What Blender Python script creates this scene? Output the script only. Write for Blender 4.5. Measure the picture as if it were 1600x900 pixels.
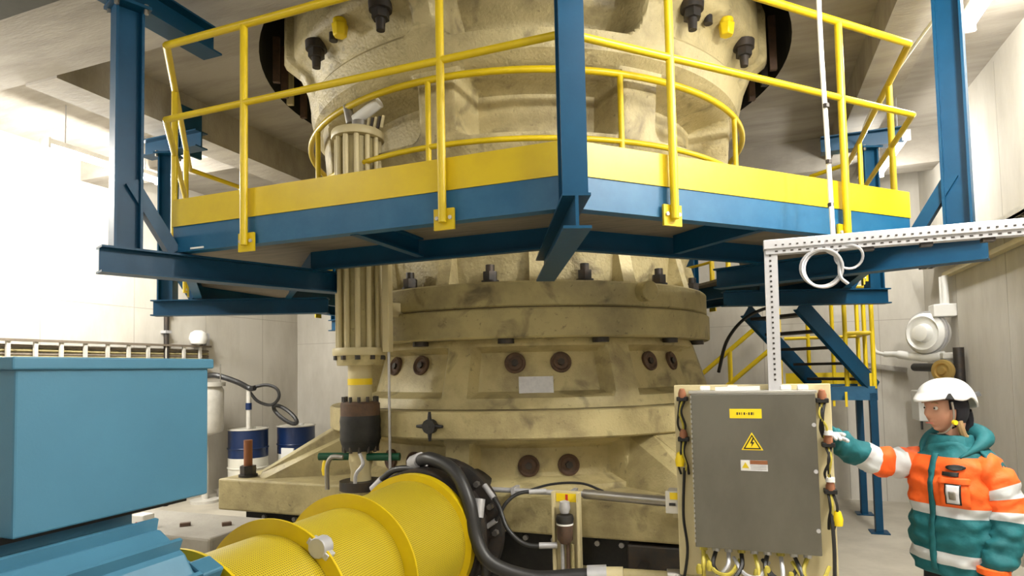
import bpy, bmesh, math, random
from mathutils import Vector, Matrix, noise
random.seed(7)
PI = math.pi
for o in list(bpy.data.objects): bpy.data.objects.remove(o)
S = bpy.context.scene
COL = S.collection
V = Vector

# ------------------------------------------------------------------ camera
YAW, PIT, ROL = -0.3584, 0.0489, 0.0205
F_ = V((math.sin(YAW)*math.cos(PIT), math.cos(YAW)*math.cos(PIT), math.sin(PIT)))
R_ = V((math.cos(YAW), -math.sin(YAW), 0)); U_ = R_.cross(F_)
RR = R_*math.cos(ROL) - U_*math.sin(ROL); UU = R_*math.sin(ROL) + U_*math.cos(ROL)
cam = bpy.data.cameras.new('camera'); camo = bpy.data.objects.new('camera', cam); COL.objects.link(camo)
camo.matrix_world = Matrix(((RR.x, UU.x, -F_.x, 1.9565), (RR.y, UU.y, -F_.y, -5.689), (RR.z, UU.z, -F_.z, 1.80), (0, 0, 0, 1)))
cam.sensor_width = 36; cam.lens = 972.04/1600*36; cam.shift_y = 81.46/1600; cam.clip_start = .05; cam.clip_end = 100
S.camera = camo
# ------------------------------------------------------------------ world, exposure
w = bpy.data.worlds.new('world'); S.world = w; w.use_nodes = True
w.node_tree.nodes['Background'].inputs[0].default_value = (.9, .93, 1, 1)
w.node_tree.nodes['Background'].inputs[1].default_value = .25
S.view_settings.view_transform = 'Standard'; S.view_settings.look = 'None'
S.view_settings.gamma = 1; S.view_settings.use_curve_mapping = False
S.view_settings.exposure = 0.18
LAMP_W = 42.0
# fluorescent lamps: (x, y, z, length along y, power factor)
LAMPS = [
 (3.62, -0.75, 4.36, 1.3, 1.3, 'white fluorescent ceiling lamp by the right wall at the top corner of the photo'),
 (3.50, 2.05, 4.05, 1.3, .6, 'white fluorescent lamp glowing behind the right end of the yellow railing'),
 (-4.50, -0.95, 4.15, 1.3, 3.1, 'white fluorescent lamp glowing beside the left blue hanger post'),
 (-4.75, -3.2, 3.90, 1.3, 2.8, 'white fluorescent lamp above the left wall, outside the left edge'),
 (2.35, -3.75, 4.07, 1.3, .5, 'white fluorescent lamp on the slab between the platform and the right wall'),
 (1.2, -6.4, 4.07, 1.3, .55, 'white fluorescent lamp on the slab above the camera position'),
 (-1.9, -5.2, 4.07, 1.3, .35, 'white fluorescent lamp on the slab above the blue motor'),
 (3.62, -3.1, 4.07, 1.3, 2.9, 'white fluorescent lamp along the right wall above the worker'),
]

# ------------------------------------------------------------------ helpers
class MB:
    def __init__(s): s.v = []; s.f = []; s.m = []; s.cur = 0; s.uv = None
    def add(s, vs, fs):
        b = len(s.v); s.v += [V(p) for p in vs]
        for f in fs: s.f.append([b+i for i in f]); s.m.append(s.cur)
        return s
    def box(s, x0, x1, y0, y1, z0, z1, M=None):
        vs = [V((x, y, z)) for z in (z0, z1) for y in (y0, y1) for x in (x0, x1)]
        if M: vs = [M @ p for p in vs]
        return s.add(vs, [(0,2,3,1),(4,5,7,6),(0,1,5,4),(2,6,7,3),(0,4,6,2),(1,3,7,5)])
    def ext(s, poly, p0, p1, up=(0,0,1)):
        """extrude 2d profile (side, up) from p0 to p1"""
        p0 = V(p0); p1 = V(p1); d = (p1-p0).normalized(); up = V(up)
        sd = d.cross(up)
        if sd.length < 1e-4: sd = d.cross(V((1,0,0)))
        sd.normalize(); up = sd.cross(d)
        n = len(poly)
        vs = [p0+sd*a+up*b for a, b in poly] + [p1+sd*a+up*b for a, b in poly]
        fs = [(i, (i+1) % n, n+(i+1) % n, n+i) for i in range(n)] + [tuple(range(n-1, -1, -1)), tuple(range(n, 2*n))]
        return s.add(vs, fs)
    def bar(s, p0, p1, w, h, up=(0,0,1)):
        return s.ext([(-w/2,-h/2),(w/2,-h/2),(w/2,h/2),(-w/2,h/2)], p0, p1, up)
    def ibeam(s, p0, p1, w, h, t=.012, up=(0,0,1)):
        a = w/2; b = h/2; k = t*.6
        return s.ext([(-a,-b),(a,-b),(a,-b+t),(k,-b+t),(k,b-t),(a,b-t),(a,b),(-a,b),(-a,b-t),(-k,b-t),(-k,-b+t),(-a,-b+t)], p0, p1, up)
    def chan(s, p0, p1, w, h, t=.012, up=(0,0,1)):
        b = h/2
        return s.ext([(0,-b),(w,-b),(w,-b+t),(t,-b+t),(t,b-t),(w,b-t),(w,b),(0,b)], p0, p1, up)
    def cyl(s, p0, p1, r, r1=None, n=16):
        p0 = V(p0); p1 = V(p1); r1 = r if r1 is None else r1
        d = (p1-p0).normalized(); a = d.orthogonal().normalized(); b = d.cross(a)
        c = [(math.cos(2*PI*i/n), math.sin(2*PI*i/n)) for i in range(n)]
        vs = [p0+(a*x+b*y)*r for x, y in c] + [p1+(a*x+b*y)*r1 for x, y in c]
        return s.add(vs, [(i, (i+1) % n, n+(i+1) % n, n+i) for i in range(n)] + [tuple(range(n-1,-1,-1)), tuple(range(n, 2*n))])
    def tube(s, pts, r, n=8, closed=False):
        pts = [V(p) for p in pts]; m = len(pts); rs = r if isinstance(r, (list, tuple)) else [r]*m
        base = len(s.v); prev = None; vs = []
        for i, p in enumerate(pts):
            if closed: d = pts[(i+1) % m]-pts[i-1]
            else: d = pts[min(i+1, m-1)]-pts[max(i-1, 0)]
            d.normalize()
            if prev is None: a = d.orthogonal().normalized()
            else:
                a = prev - d*prev.dot(d)
                a = a.normalized() if a.length > 1e-5 else d.orthogonal().normalized()
            prev = a; b = d.cross(a)
            vs += [p+(a*math.cos(2*PI*k/n)+b*math.sin(2*PI*k/n))*rs[i] for k in range(n)]
        fs = []
        for i in range(m if closed else m-1):
            j = (i+1) % m
            fs += [(i*n+k, i*n+(k+1) % n, j*n+(k+1) % n, j*n+k) for k in range(n)]
        if not closed: fs += [tuple(range(n-1,-1,-1)), tuple((m-1)*n+k for k in range(n))]
        return s.add(vs, fs)
    def lathe(s, prof, n=32, o=(0,0,0), axis=(0,0,1), a0=0, a1=2*PI, cap=True):
        """prof: list of (r, h) revolved around axis at o"""
        o = V(o); d = V(axis).normalized()
        a = V((1,0,0)) if abs(d.x) < .9 else V((0,0,1))
        a = (a-d*a.dot(d)).normalized(); b = d.cross(a)
        full = abs(a1-a0-2*PI) < 1e-4; k = n if full else n+1
        vs = []
        for r, h in prof:
            for i in range(k):
                t = a0+(a1-a0)*i/n; vs.append(o+d*h+(a*math.cos(t)+b*math.sin(t))*r)
        fs = []
        for j in range(len(prof)-1):
            for i in range(n):
                i2 = (i+1) % k
                fs.append((j*k+i, j*k+i2, (j+1)*k+i2, (j+1)*k+i))
        if cap and full:
            if prof[0][0] > 1e-5: fs.append(tuple(range(k-1,-1,-1)))
            if prof[-1][0] > 1e-5: fs.append(tuple((len(prof)-1)*k+i for i in range(k)))
        return s.add(vs, fs)
    def prism(s, poly, z0, z1, M=None):
        n = len(poly); vs = [V((x, y, z0)) for x, y in poly]+[V((x, y, z1)) for x, y in poly]
        if M: vs = [M @ p for p in vs]
        return s.add(vs, [(i, (i+1) % n, n+(i+1) % n, n+i) for i in range(n)]+[tuple(range(n-1,-1,-1)), tuple(range(n, 2*n))])
    def loft(s, rings, cap=True, mats=None):
        n = len(rings[0]); b = len(s.v); s.v += [V(p) for r in rings for p in r]
        for j in range(len(rings)-1):
            for i in range(n):
                s.f.append([b+j*n+i, b+j*n+(i+1) % n, b+(j+1)*n+(i+1) % n, b+(j+1)*n+i]); s.m.append(mats[j] if mats else s.cur)
        if cap:
            s.f.append([b+i for i in range(n-1,-1,-1)]); s.m.append(mats[0] if mats else s.cur)
            s.f.append([b+(len(rings)-1)*n+i for i in range(n)]); s.m.append(mats[-1] if mats else s.cur)
        return s
    def build(s, name, mat, parent=None, smooth=False, bevel=0, fix=True, loc=None):
        me = bpy.data.meshes.new(name); me.from_pydata([tuple(p) for p in s.v], [], s.f)
        mats = mat if isinstance(mat, (list, tuple)) else [mat]
        for m in mats: me.materials.append(M_(m))
        if len(mats) > 1: me.polygons.foreach_set('material_index', s.m)
        if fix:
            bm = bmesh.new(); bm.from_mesh(me); bmesh.ops.recalc_face_normals(bm, faces=bm.faces); bm.to_mesh(me); bm.free()
        if smooth:
            me.polygons.foreach_set('use_smooth', [True]*len(me.polygons))
            if smooth != 2: me.set_sharp_from_angle(angle=math.radians(38))
        o = bpy.data.objects.new(name, me); COL.objects.link(o)
        if parent is not None:
            o.parent = parent; o.matrix_parent_inverse = wm(parent).inverted()
        if bevel:
            b = o.modifiers.new('bevel', 'BEVEL'); b.width = bevel; b.segments = 2; b.limit_method = 'ANGLE'; b.angle_limit = math.radians(40)
        if loc: o.location = loc
        return o
def wm(o):
    m = Matrix.LocRotScale(o.location, o.rotation_euler, o.scale)
    return m if o.parent is None else wm(o.parent) @ o.matrix_parent_inverse @ m
def tag(o, label=None, cat=None, group=None, kind=None):
    if label: o['label'] = label
    if cat: o['category'] = cat
    if group: o['group'] = group
    if kind: o['kind'] = kind
    return o
def thing(name, label, cat, loc=(0,0,0), group=None):
    o = bpy.data.objects.new(name, None); COL.objects.link(o); o.location = loc; o.empty_display_size = .2
    return tag(o, label, cat, group)
def copy_part(o, parent, M=None):
    c = o.copy(); COL.objects.link(c); c.parent = parent
    if M is not None: c.matrix_basis = M @ o.matrix_basis
    for ch in list(o.children): 
        d = ch.copy(); COL.objects.link(d); d.parent = c
    return c
def pol(r, az, z):           # azimuth in degrees from -y towards +x
    a = math.radians(az); return V((r*math.sin(a), -r*math.cos(a), z))
def smooth_path(pts, k=8):
    pts = [V(p) for p in pts]; out = []
    P = [pts[0]*2-pts[1]]+pts+[pts[-1]*2-pts[-2]]
    for i in range(1, len(P)-2):
        p0, p1, p2, p3 = P[i-1:i+3]
        for j in range(k):
            t = j/k; out.append(.5*((2*p1)+(p2-p0)*t+(2*p0-5*p1+4*p2-p3)*t*t+(3*p1-p0-3*p2+p3)*t**3))
    out.append(pts[-1]); return out
def text(s_, name, mat, parent, size, M, ext=.0008):
    cu = bpy.data.curves.new(name, 'FONT'); cu.body = s_; cu.size = size; cu.align_x = 'CENTER'; cu.align_y = 'CENTER'; cu.extrude = ext
    t = bpy.data.objects.new(name, cu); COL.objects.link(t); bpy.context.view_layer.update()
    me = bpy.data.meshes.new_from_object(t); bpy.data.objects.remove(t)
    o = bpy.data.objects.new(name, me); me.materials.clear(); me.materials.append(M_(mat)); COL.objects.link(o)
    me.transform(M); o.parent = parent; o.matrix_parent_inverse = wm(parent).inverted(); return o

# ------------------------------------------------------------------ materials
MATS = {}
def M_(n): return MATS[n]
def mat(name, col, rough=.5, metal=0, col2=None, scale=6, amt=.5, bump=0, bscale=60, spec=.5, emit=None, detail=6, lo=.42, hi=.68, stretch=None, spots=0):
    m = bpy.data.materials.new(name); m.use_nodes = True; nt = m.node_tree; N = nt.nodes; L = nt.links
    b = N['Principled BSDF']; b.inputs['Base Color'].default_value = (*col, 1); b.inputs['Roughness'].default_value = rough
    b.inputs['Metallic'].default_value = metal; b.inputs['Specular IOR Level'].default_value = spec
    tc = N.new('ShaderNodeTexCoord')
    src = tc.outputs['Object']
    if stretch:
        mp = N.new('ShaderNodeMapping'); mp.inputs['Scale'].default_value = stretch; L.new(src, mp.inputs[0]); src = mp.outputs[0]
    if col2:
        nz = N.new('ShaderNodeTexNoise'); nz.inputs['Scale'].default_value = scale; nz.inputs['Detail'].default_value = detail; nz.inputs['Roughness'].default_value = .65
        L.new(src, nz.inputs['Vector'])
        rp = N.new('ShaderNodeMapRange'); rp.inputs[1].default_value = lo; rp.inputs[2].default_value = hi; rp.inputs[4].default_value = amt
        L.new(nz.outputs[0], rp.inputs[0])
        mx = N.new('ShaderNodeMix'); mx.data_type = 'RGBA'; mx.inputs[6].default_value = (*col, 1); mx.inputs[7].default_value = (*col2, 1)
        L.new(rp.outputs[0], mx.inputs[0]); out = mx.outputs[2]
        if spots:
            for sc, a0, a1, k in ((4.5, .58, .72, spots), (26, .64, .74, spots*.8)):
                n2 = N.new('ShaderNodeTexNoise'); n2.inputs['Scale'].default_value = sc; n2.inputs['Detail'].default_value = 8; n2.inputs['Distortion'].default_value = .6
                L.new(src, n2.inputs['Vector']); r2 = N.new('ShaderNodeMapRange'); r2.inputs[1].default_value = a0; r2.inputs[2].default_value = a1; r2.inputs[4].default_value = k
                L.new(n2.outputs[0], r2.inputs[0]); m2 = N.new('ShaderNodeMix'); m2.data_type = 'RGBA'; m2.inputs[7].default_value = (.075,.055,.03,1)
                L.new(r2.outputs[0], m2.inputs[0]); L.new(out, m2.inputs[6]); out = m2.outputs[2]
        L.new(out, b.inputs['Base Color'])
    if bump:
        nb = N.new('ShaderNodeTexNoise'); nb.inputs['Scale'].default_value = bscale; nb.inputs['Detail'].default_value = 4
        L.new(src, nb.inputs['Vector'])
        bp = N.new('ShaderNodeBump'); bp.inputs['Strength'].default_value = bump; bp.inputs['Distance'].default_value = .01
        L.new(nb.outputs[0], bp.inputs['Height']); L.new(bp.outputs[0], b.inputs['Normal'])
    if emit:
        b.inputs['Emission Color'].default_value = (*emit[:3], 1); b.inputs['Emission Strength'].default_value = emit[3]
    MATS[name] = m; return m
mat('concrete', (.36,.34,.30), .85, col2=(.20,.18,.15), scale=1.3, amt=.8, bump=.35, bscale=35, lo=.4, hi=.75)
mat('concrete_wall', (.66,.63,.57), .8, col2=(.42,.39,.33), scale=.9, amt=.75, bump=.2, bscale=30, stretch=(1,1,.35))
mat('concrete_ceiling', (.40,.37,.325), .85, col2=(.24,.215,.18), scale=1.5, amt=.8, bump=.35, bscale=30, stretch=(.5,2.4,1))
mat('concrete_floor', (.52,.48,.40), .6, col2=(.36,.33,.27), scale=1.7, amt=.8, bump=.1, bscale=60)
mat('seam', (.40,.37,.32), .9)
mat('shade_black', (.012,.012,.012), .9)  # near-black that puts the shade of the ceiling opening into the colour
mat('cream', (.50,.425,.215), .48, col2=(.235,.185,.09), scale=2.6, amt=.9, bump=.3, bscale=70, lo=.44, hi=.74, detail=9, spots=0.6)
mat('cream_cast', (.50,.425,.225), .5, col2=(.22,.175,.09), scale=2.6, amt=.85, bump=.7, bscale=45, lo=.44, hi=.74, detail=9, spots=0.6)
mat('cream_flange', (.44,.375,.18), .5, col2=(.20,.165,.085), scale=2.0, amt=.9, bump=.3, bscale=60, lo=.40, hi=.72, detail=8, spots=0.75)
mat('cream_clean', (.60,.52,.30), .45, col2=(.50,.44,.27), scale=5, amt=.6)
mat('blue', (.001,.050,.115), .42, col2=(.003,.065,.145), scale=7, amt=.5, bump=.05, bscale=40, spec=.3)
mat('blue_edge', (.002,.088,.20), .45, col2=(.03,.145,.27), scale=5, amt=.7, lo=.4, hi=.8)
mat('yellow', (.66,.485,.004), .38, col2=(.56,.385,.01), scale=6, amt=.5, spec=.5)
mat('yellow_bright', (.85,.62,.01), .4)
mat('deck', (.20,.17,.13), .7, col2=(.11,.095,.075), scale=3, amt=.8, stretch=(1,8,1))
mat('motor_blue', (.052,.175,.275), .42, col2=(.043,.148,.235), scale=3, amt=.6, bump=.04, bscale=120)
mat('motor_dark', (.012,.035,.05), .6)
mat('steel_dark', (.045,.043,.042), .5, metal=.5, col2=(.09,.06,.04), scale=14, amt=.6)
mat('steel', (.42,.40,.37), .38, metal=.85, col2=(.25,.23,.2), scale=8, amt=.5)
mat('galv', (.52,.52,.545), .42, metal=.35, col2=(.45,.45,.47), scale=20, amt=.5)
mat('stainless', (.22,.215,.19), .36, metal=.95, col2=(.15,.145,.125), scale=2.2, amt=.7, stretch=(1,1,.5), bump=.03, bscale=200)
mat('stainless_edge', (.55,.54,.52), .3, metal=.9)
mat('yellow_dull', (.48,.40,.05), .5, col2=(.25,.2,.04), scale=30, amt=.6)
mat('duct_grey', (.075,.075,.065), .7, col2=(.05,.05,.045), scale=4, amt=.6)
mat('tray_brown', (.20,.165,.125), .6, col2=(.12,.095,.07), scale=10, amt=.6)
mat('rubber', (.010,.010,.011), .55, col2=(.03,.028,.025), scale=20, amt=.5)
mat('hose', (.022,.022,.023), .42)
mat('rust', (.115,.065,.04), .7, col2=(.06,.04,.03), scale=18, amt=.8)
mat('copper', (.30,.12,.06), .5)
mat('green', (.005,.085,.04), .4)
mat('white', (.80,.80,.78), .4)
mat('white_grey', (.62,.60,.55), .5, col2=(.42,.40,.36), scale=7, amt=.6)
mat('paper', (.66,.66,.69), .5, col2=(.5,.5,.55), scale=30, amt=.6)
mat('black', (.008,.008,.008), .5)
mat('red', (.5,.03,.02), .45)
mat('orange_brown', (.24,.085,.03), .6)
mat('drum_blue', (.006,.022,.085), .35)
mat('drum_white', (.72,.70,.62), .45)
mat('brass', (.55,.38,.13), .4, metal=.6)
mat('tube', (1,1,1), .5, emit=(1,.98,.93,9))
mat('skin', (.56,.30,.20), .5, col2=(.50,.22,.15), scale=9, amt=.5)
mat('lip', (.42,.12,.10), .5)
mat('hair', (.42,.28,.13), .6, col2=(.25,.15,.06), scale=30, amt=.6, stretch=(1,1,.2))
mat('helmet', (.86,.86,.86), .28)
mat('liner', (.008,.008,.014), .85)
mat('teal', (.004,.125,.145), .75, col2=(.003,.085,.10), scale=9, amt=.6, bump=.7, bscale=16)
mat('orange', (.90,.13,.012), .7, col2=(.80,.09,.008), scale=9, amt=.5, bump=.7, bscale=16)
mat('reflective', (.62,.64,.66), .4, col2=(.5,.52,.55), scale=12, amt=.5, bump=.1, bscale=25)
mat('trousers', (.012,.012,.016), .8)
mat('glove', (.62,.62,.62), .7)
mat('eye', (.7,.68,.65), .2)
# perforated guard sheet: rows of punched holes
def perforated():
    m = bpy.data.materials.new('perforated'); m.use_nodes = True; nt = m.node_tree; N = nt.nodes; L = nt.links
    b = N['Principled BSDF']; b.inputs['Roughness'].default_value = .45
    tc = N.new('ShaderNodeTexCoord'); sp = N.new('ShaderNodeSeparateXYZ'); L.new(tc.outputs['UV'], sp.inputs[0])
    def mth(op, a, c=None):
        n = N.new('ShaderNodeMath'); n.operation = op
        for i, q in enumerate((a, c)):
            if q is None: continue
            if isinstance(q, (int, float)): n.inputs[i].default_value = q
            else: L.new(q, n.inputs[i])
        return n.outputs[0]
    u = mth('SINE', mth('MULTIPLY', mth('ADD', sp.outputs[0], sp.outputs[1]), 2*PI/.021))
    v = mth('SINE', mth('MULTIPLY', mth('SUBTRACT', sp.outputs[0], sp.outputs[1]), 2*PI/.021))
    h = mth('MULTIPLY', u, v); g = mth('GREATER_THAN', h, .28)
    mx = N.new('ShaderNodeMix'); mx.data_type = 'RGBA'; mx.inputs[6].default_value = (.54,.425,.016,1); mx.inputs[7].default_value = (.16,.11,.012,1)
    L.new(g, mx.inputs[0]); L.new(mx.outputs[2], b.inputs['Base Color'])
    bp = N.new('ShaderNodeBump'); bp.inputs['Strength'].default_value = .5; bp.inputs['Distance'].default_value = .004
    L.new(mth('SUBTRACT', 1, g), bp.inputs['Height']); L.new(bp.outputs[0], b.inputs['Normal'])
    MATS['perforated'] = m
perforated()

# ================================================================== SETTING
XL, XR, YB, YF = -5.8, 4.15, 3.69, -8.2
ZC, ZS = 4.55, 4.20
def struct(name, mb, m, **k): return tag(mb.build(name, m, **k), kind='structure')
struct('floor', MB().box(XL-.2, XR+.2, YF-.2, YB+.2, -.2, 0), 'concrete_floor')
wl = struct('wall_left', MB().box(XL-.25, XL, YF-.2, YB+.2, 0, 5.0), 'concrete_wall')
wr = struct('wall_right', MB().box(XR, XR+.25, YF-.2, YB+.2, 0, 5.0), 'concrete_wall')
wb = struct('wall_back', MB().box(XL, XR, YB, YB+.25, 0, 5.0), 'concrete_wall')
struct('wall_front', MB().box(XL, XR, YF-.25, YF, 0, 5.0), 'concrete_wall')
# formwork joints of the walls: shallow dark grooves
def joint(parent, *b): MB().box(*b).build('panel_joint', 'seam', parent)
for y in (-3.2, -2.0, -.8, .4, 1.6, 2.8): joint(wl, XL-.01, XL+.0015, y-.004, y+.004, .0, 4.5)
joint(wl, XL-.01, XL+.0015, YF, YB, 2.76, 2.768)
for x in (-4.6, -3.4, -2.2, 2.2, 3.2, 3.62): joint(wb, x-.004, x+.004, YB-.0015, YB+.01, 0, 4.5)
joint(wb, XL, XR, YB-.0015, YB+.01, 2.36, 2.368)
for y in (-.4, 1.0, 2.4): joint(wr, XR-.0015, XR+.01, y-.004, y+.004, 0, 4.5)
# upper ceiling with the round opening the crusher passes through
HR = 2.42
mb = MB(); n = 96; x0, x1, y0, y1 = -3.05, 3.0, -2.44, 2.62
inner = []; outer = []
for i in range(n):
    a = 2*PI*i/n; c, s = math.cos(a), math.sin(a)
    inner.append((HR*c, HR*s))
    k = min([q for q in ((x1/c if c > 1e-6 else 1e9), (x0/c if c < -1e-6 else 1e9), (y1/s if s > 1e-6 else 1e9), (y0/s if s < -1e-6 else 1e9))])
    k = max(k, HR+.01); outer.append((k*c, k*s))
vs = [(x, y, ZC) for x, y in inner]+[(x, y, ZC) for x, y in outer]+[(x, y, ZC+.9) for x, y in inner]
fs = []
for i in range(n):
    j = (i+1) % n; fs += [(i, j, n+j, n+i)]
mb.add(vs, fs); 
for c in ((x0, y0), (x1, y0), (x0, y1), (x1, y1)):
    ca = math.atan2(c[1], c[0]); i = int((ca % (2*PI))/(2*PI)*n); j = (i+1) % n
    mb.add([(*outer[i], ZC), (*outer[j], ZC), (*c, ZC)], [(0, 1, 2)])
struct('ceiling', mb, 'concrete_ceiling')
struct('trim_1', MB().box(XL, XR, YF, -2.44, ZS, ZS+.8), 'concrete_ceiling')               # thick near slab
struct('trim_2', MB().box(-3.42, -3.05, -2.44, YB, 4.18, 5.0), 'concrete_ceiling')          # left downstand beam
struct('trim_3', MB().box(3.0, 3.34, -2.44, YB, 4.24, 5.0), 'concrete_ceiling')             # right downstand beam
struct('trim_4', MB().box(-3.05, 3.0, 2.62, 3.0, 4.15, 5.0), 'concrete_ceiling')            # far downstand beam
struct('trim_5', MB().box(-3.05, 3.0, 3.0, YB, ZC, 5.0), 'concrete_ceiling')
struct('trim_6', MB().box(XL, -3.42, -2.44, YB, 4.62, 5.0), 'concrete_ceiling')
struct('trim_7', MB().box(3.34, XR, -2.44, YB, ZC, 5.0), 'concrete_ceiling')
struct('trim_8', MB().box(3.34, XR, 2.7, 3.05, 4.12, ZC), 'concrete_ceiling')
struct('trim_11', MB().lathe([(HR, ZC), (HR, ZC+.9)], 96, cap=False), 'shade_black')                    # lining coloured black, standing in for shade inside the opening
struct('trim_9', MB().lathe([(0, ZC+.9), (2.5, ZC+.9)], 48, cap=False), 'shade_black')        # black disc painted as the darkness above the opening
struct('trim_12', MB().box(XL, -1.62, -3.75, -3.31, 4.0, ZS), 'duct_grey')                # cross beam under the near slab
struct('trim_10', MB().box(XL, -3.42, -.35, .05, 4.3, 4.62), 'concrete_ceiling')

# ================================================================== LAMPS
def lamp(x, y, z, L, k, label):
    t = thing('fluorescent_lamp', label, 'lamp', (x, y, z), 'fluorescent ceiling lamps')
    MB().ext([(-.07,.0),(.07,.0),(.045,.06),(-.045,.06)], (x, y-L/2, z), (x, y+L/2, z)).build('lamp_body', 'white', t)
    for d in (-.03, .03): MB().cyl((x+d, y-L/2+.02, z-.022), (x+d, y+L/2-.02, z-.022), .018, n=10).build('tube', 'tube', t, smooth=True)
    for e in (-1, 1): MB().box(x-.07, x+.07, y+e*L/2-.012, y+e*L/2+.012, z-.045, z+.06).build('end_cap', 'white', t)
    zs = ZS if y < -2.44 else (4.62 if x < -3.4 else ZC)
    for e in (-1, 1): MB().cyl((x, y+e*L*.35, z+.055), (x, y+e*L*.35, zs+.01), .006, n=6).build('hanger', 'galv', t)
    ld = bpy.data.lights.new('lamp_light', 'AREA'); ld.shape = 'RECTANGLE'; ld.size = .12; ld.size_y = L*.95
    ld.energy = LAMP_W*k*.55; ld.color = (1, .97, .90)
    lo = bpy.data.objects.new('lamp_light', ld); COL.objects.link(lo); lo.location = (0, 0, -.05); lo.parent = t
    for e in (-.3, .3):
        pd = bpy.data.lights.new('tube_light', 'POINT'); pd.energy = LAMP_W*k*.85; pd.color = (1, .97, .90); pd.shadow_soft_size = .05
        po = bpy.data.objects.new('tube_light', pd); COL.objects.link(po); po.location = (0, e*L, -.10); po.parent = t
for l in LAMPS: lamp(*l)

# ================================================================== CRUSHER
cr = thing('gyratory_crusher', 'huge cream-painted gyratory crusher rising through the yellow-railed platform', 'crusher')
def shell(prof, recs, naz=420, sub=5):
    P = []
    for (r0, z0), (r1, z1) in zip(prof, prof[1:]):
        k = max(1, int(math.hypot(r1-r0, z1-z0)/.022))
        P += [(r0+(r1-r0)*i/k, z0+(z1-z0)*i/k) for i in range(k)]
    P.append(prof[-1]); vs = []
    for r, z in P:
        for i in range(naz):
            az = 360*i/naz; rr = r
            for ac, ah, za, zb, dep, rad, sl in recs:
                if z < za-.1 or z > zb+.1: continue
                d = (az-ac+180) % 360-180
                dx = abs(math.radians(d)*r)-(math.radians(ah)*r-rad); dz = abs(z-(za+zb)/2)-((zb-za)/2-rad)
                q = math.hypot(max(dx, 0), max(dz, 0))+min(max(dx, dz), 0)-rad
                t = min(1, max(0, -q/sl)); rr -= dep*t*t*(3-2*t)
            a = math.radians(az); vs.append((rr*math.sin(a), -rr*math.cos(a), z))
    fs = []
    for j in range(len(P)-1):
        for i in range(naz):
            k = (i+1) % naz; fs.append((j*naz+i, j*naz+k, (j+1)*naz+k, (j+1)*naz+i))
    m = MB(); m.add(vs, fs); return m
# top shell: lower ring of pockets every 45 degrees, tall pockets every 90 degrees above the thick band
recs = [(22.5+45*k, 18.5, 3.42, 3.90, .32, .10, .09) for k in range(8)]
recs += [(22.5+90*k, 21, 4.07, 5.4, .42, .16, .10) for k in range(4)]
recs += [(-22.5+90*k, 20.5, 4.12, 5.4, .06, .14, .05) for k in range(4)]
topsh = shell(naz=760, prof=[(1.45,2.44),(1.48,2.7),(1.62,3.0),(1.82,3.34),(1.86,3.40),(1.90,3.90),(1.97,3.95),(1.985,4.03),(2.02,4.16),(2.08,4.30),(2.20,4.38),(2.22,4.42),(2.22,4.8),(2.1,5.2),(1.6,5.3)], recs=recs)
topsh.build('top_shell', 'cream_cast', cr, smooth=True)
# flange bolts hanging under the top flange, yellow lifting caps between them
def hang_bolt(az):
    p = pol(2.10, az, 4.36); m = MB()
    m.cyl(p, p-V((0,0,.06)), .085, .08, 20); m.cyl(p-V((0,0,.06)), p-V((0,0,.12)), .062, .062, 6); m.cyl(p-V((0,0,.12)), p-V((0,0,.20)), .036, .03, 12)
    m.build('flange_bolt', 'steel_dark', cr, smooth=True)
for c in (22.5+42, 22.5-42, 22.5+132, 22.5-132):
    for d in (-10.8, 10.8): hang_bolt(c+d)
    p = pol(2.12, c, 4.37); m = MB(); m.cyl(p, p-V((0,0,.05)), .05, n=16); m.cyl(p-V((0,0,.04)), p-V((0,0,.13)), .062, .05, 6)
    cap = m.build('lifting_cap', 'yellow_bright', cr, smooth=True, bevel=.008); cap['label'] = 'yellow cap under the top flange'
    q = pol(2.07, c-4.6, 4.35); MB().cyl(q, q-V((0,0,.06)), .032, n=10).build('small_bolt', 'steel_dark', cr, smooth=True)
# rusty brackets and a light bar in the gap around the flange
for az, h, m_ in ((-78,.16,'rust'), (-70,.10,'cream_clean'), (-66,.2,'rust'), (-58,.12,'rust'), (98,.2,'rust'), (106,.12,'steel_dark'), (114,.16,'rust')):
    a = math.radians(az); p = pol(2.31, az, 4.47)
    MB().box(-.02, .02, -.03, .03, 0, .3+h, Matrix.Translation(p) @ Matrix.Rotation(a, 4, 'Z')).build('gap_bracket', m_, cr)
# joint flanges
def ring(name, r, z0, z1, ri, m, nseg=128, bev=.012):
    MB().lathe([(ri, z0), (r-bev, z0), (r, z0+bev), (r, z1-bev), (r-bev, z1), (ri, z1), (ri, z0)], nseg, cap=False).build(name, m, cr, smooth=True)
ring('upper_flange', 1.65, 2.252, 2.435, 1.3, 'cream_flange')
ring('lower_flange', 1.67, 2.03, 2.244, 1.3, 'cream_flange')
MB().lathe([(1.3,2.244),(1.63,2.244),(1.63,2.252),(1.3,2.252)], 96, cap=False).build('flange_gap', 'rust', cr)
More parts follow.
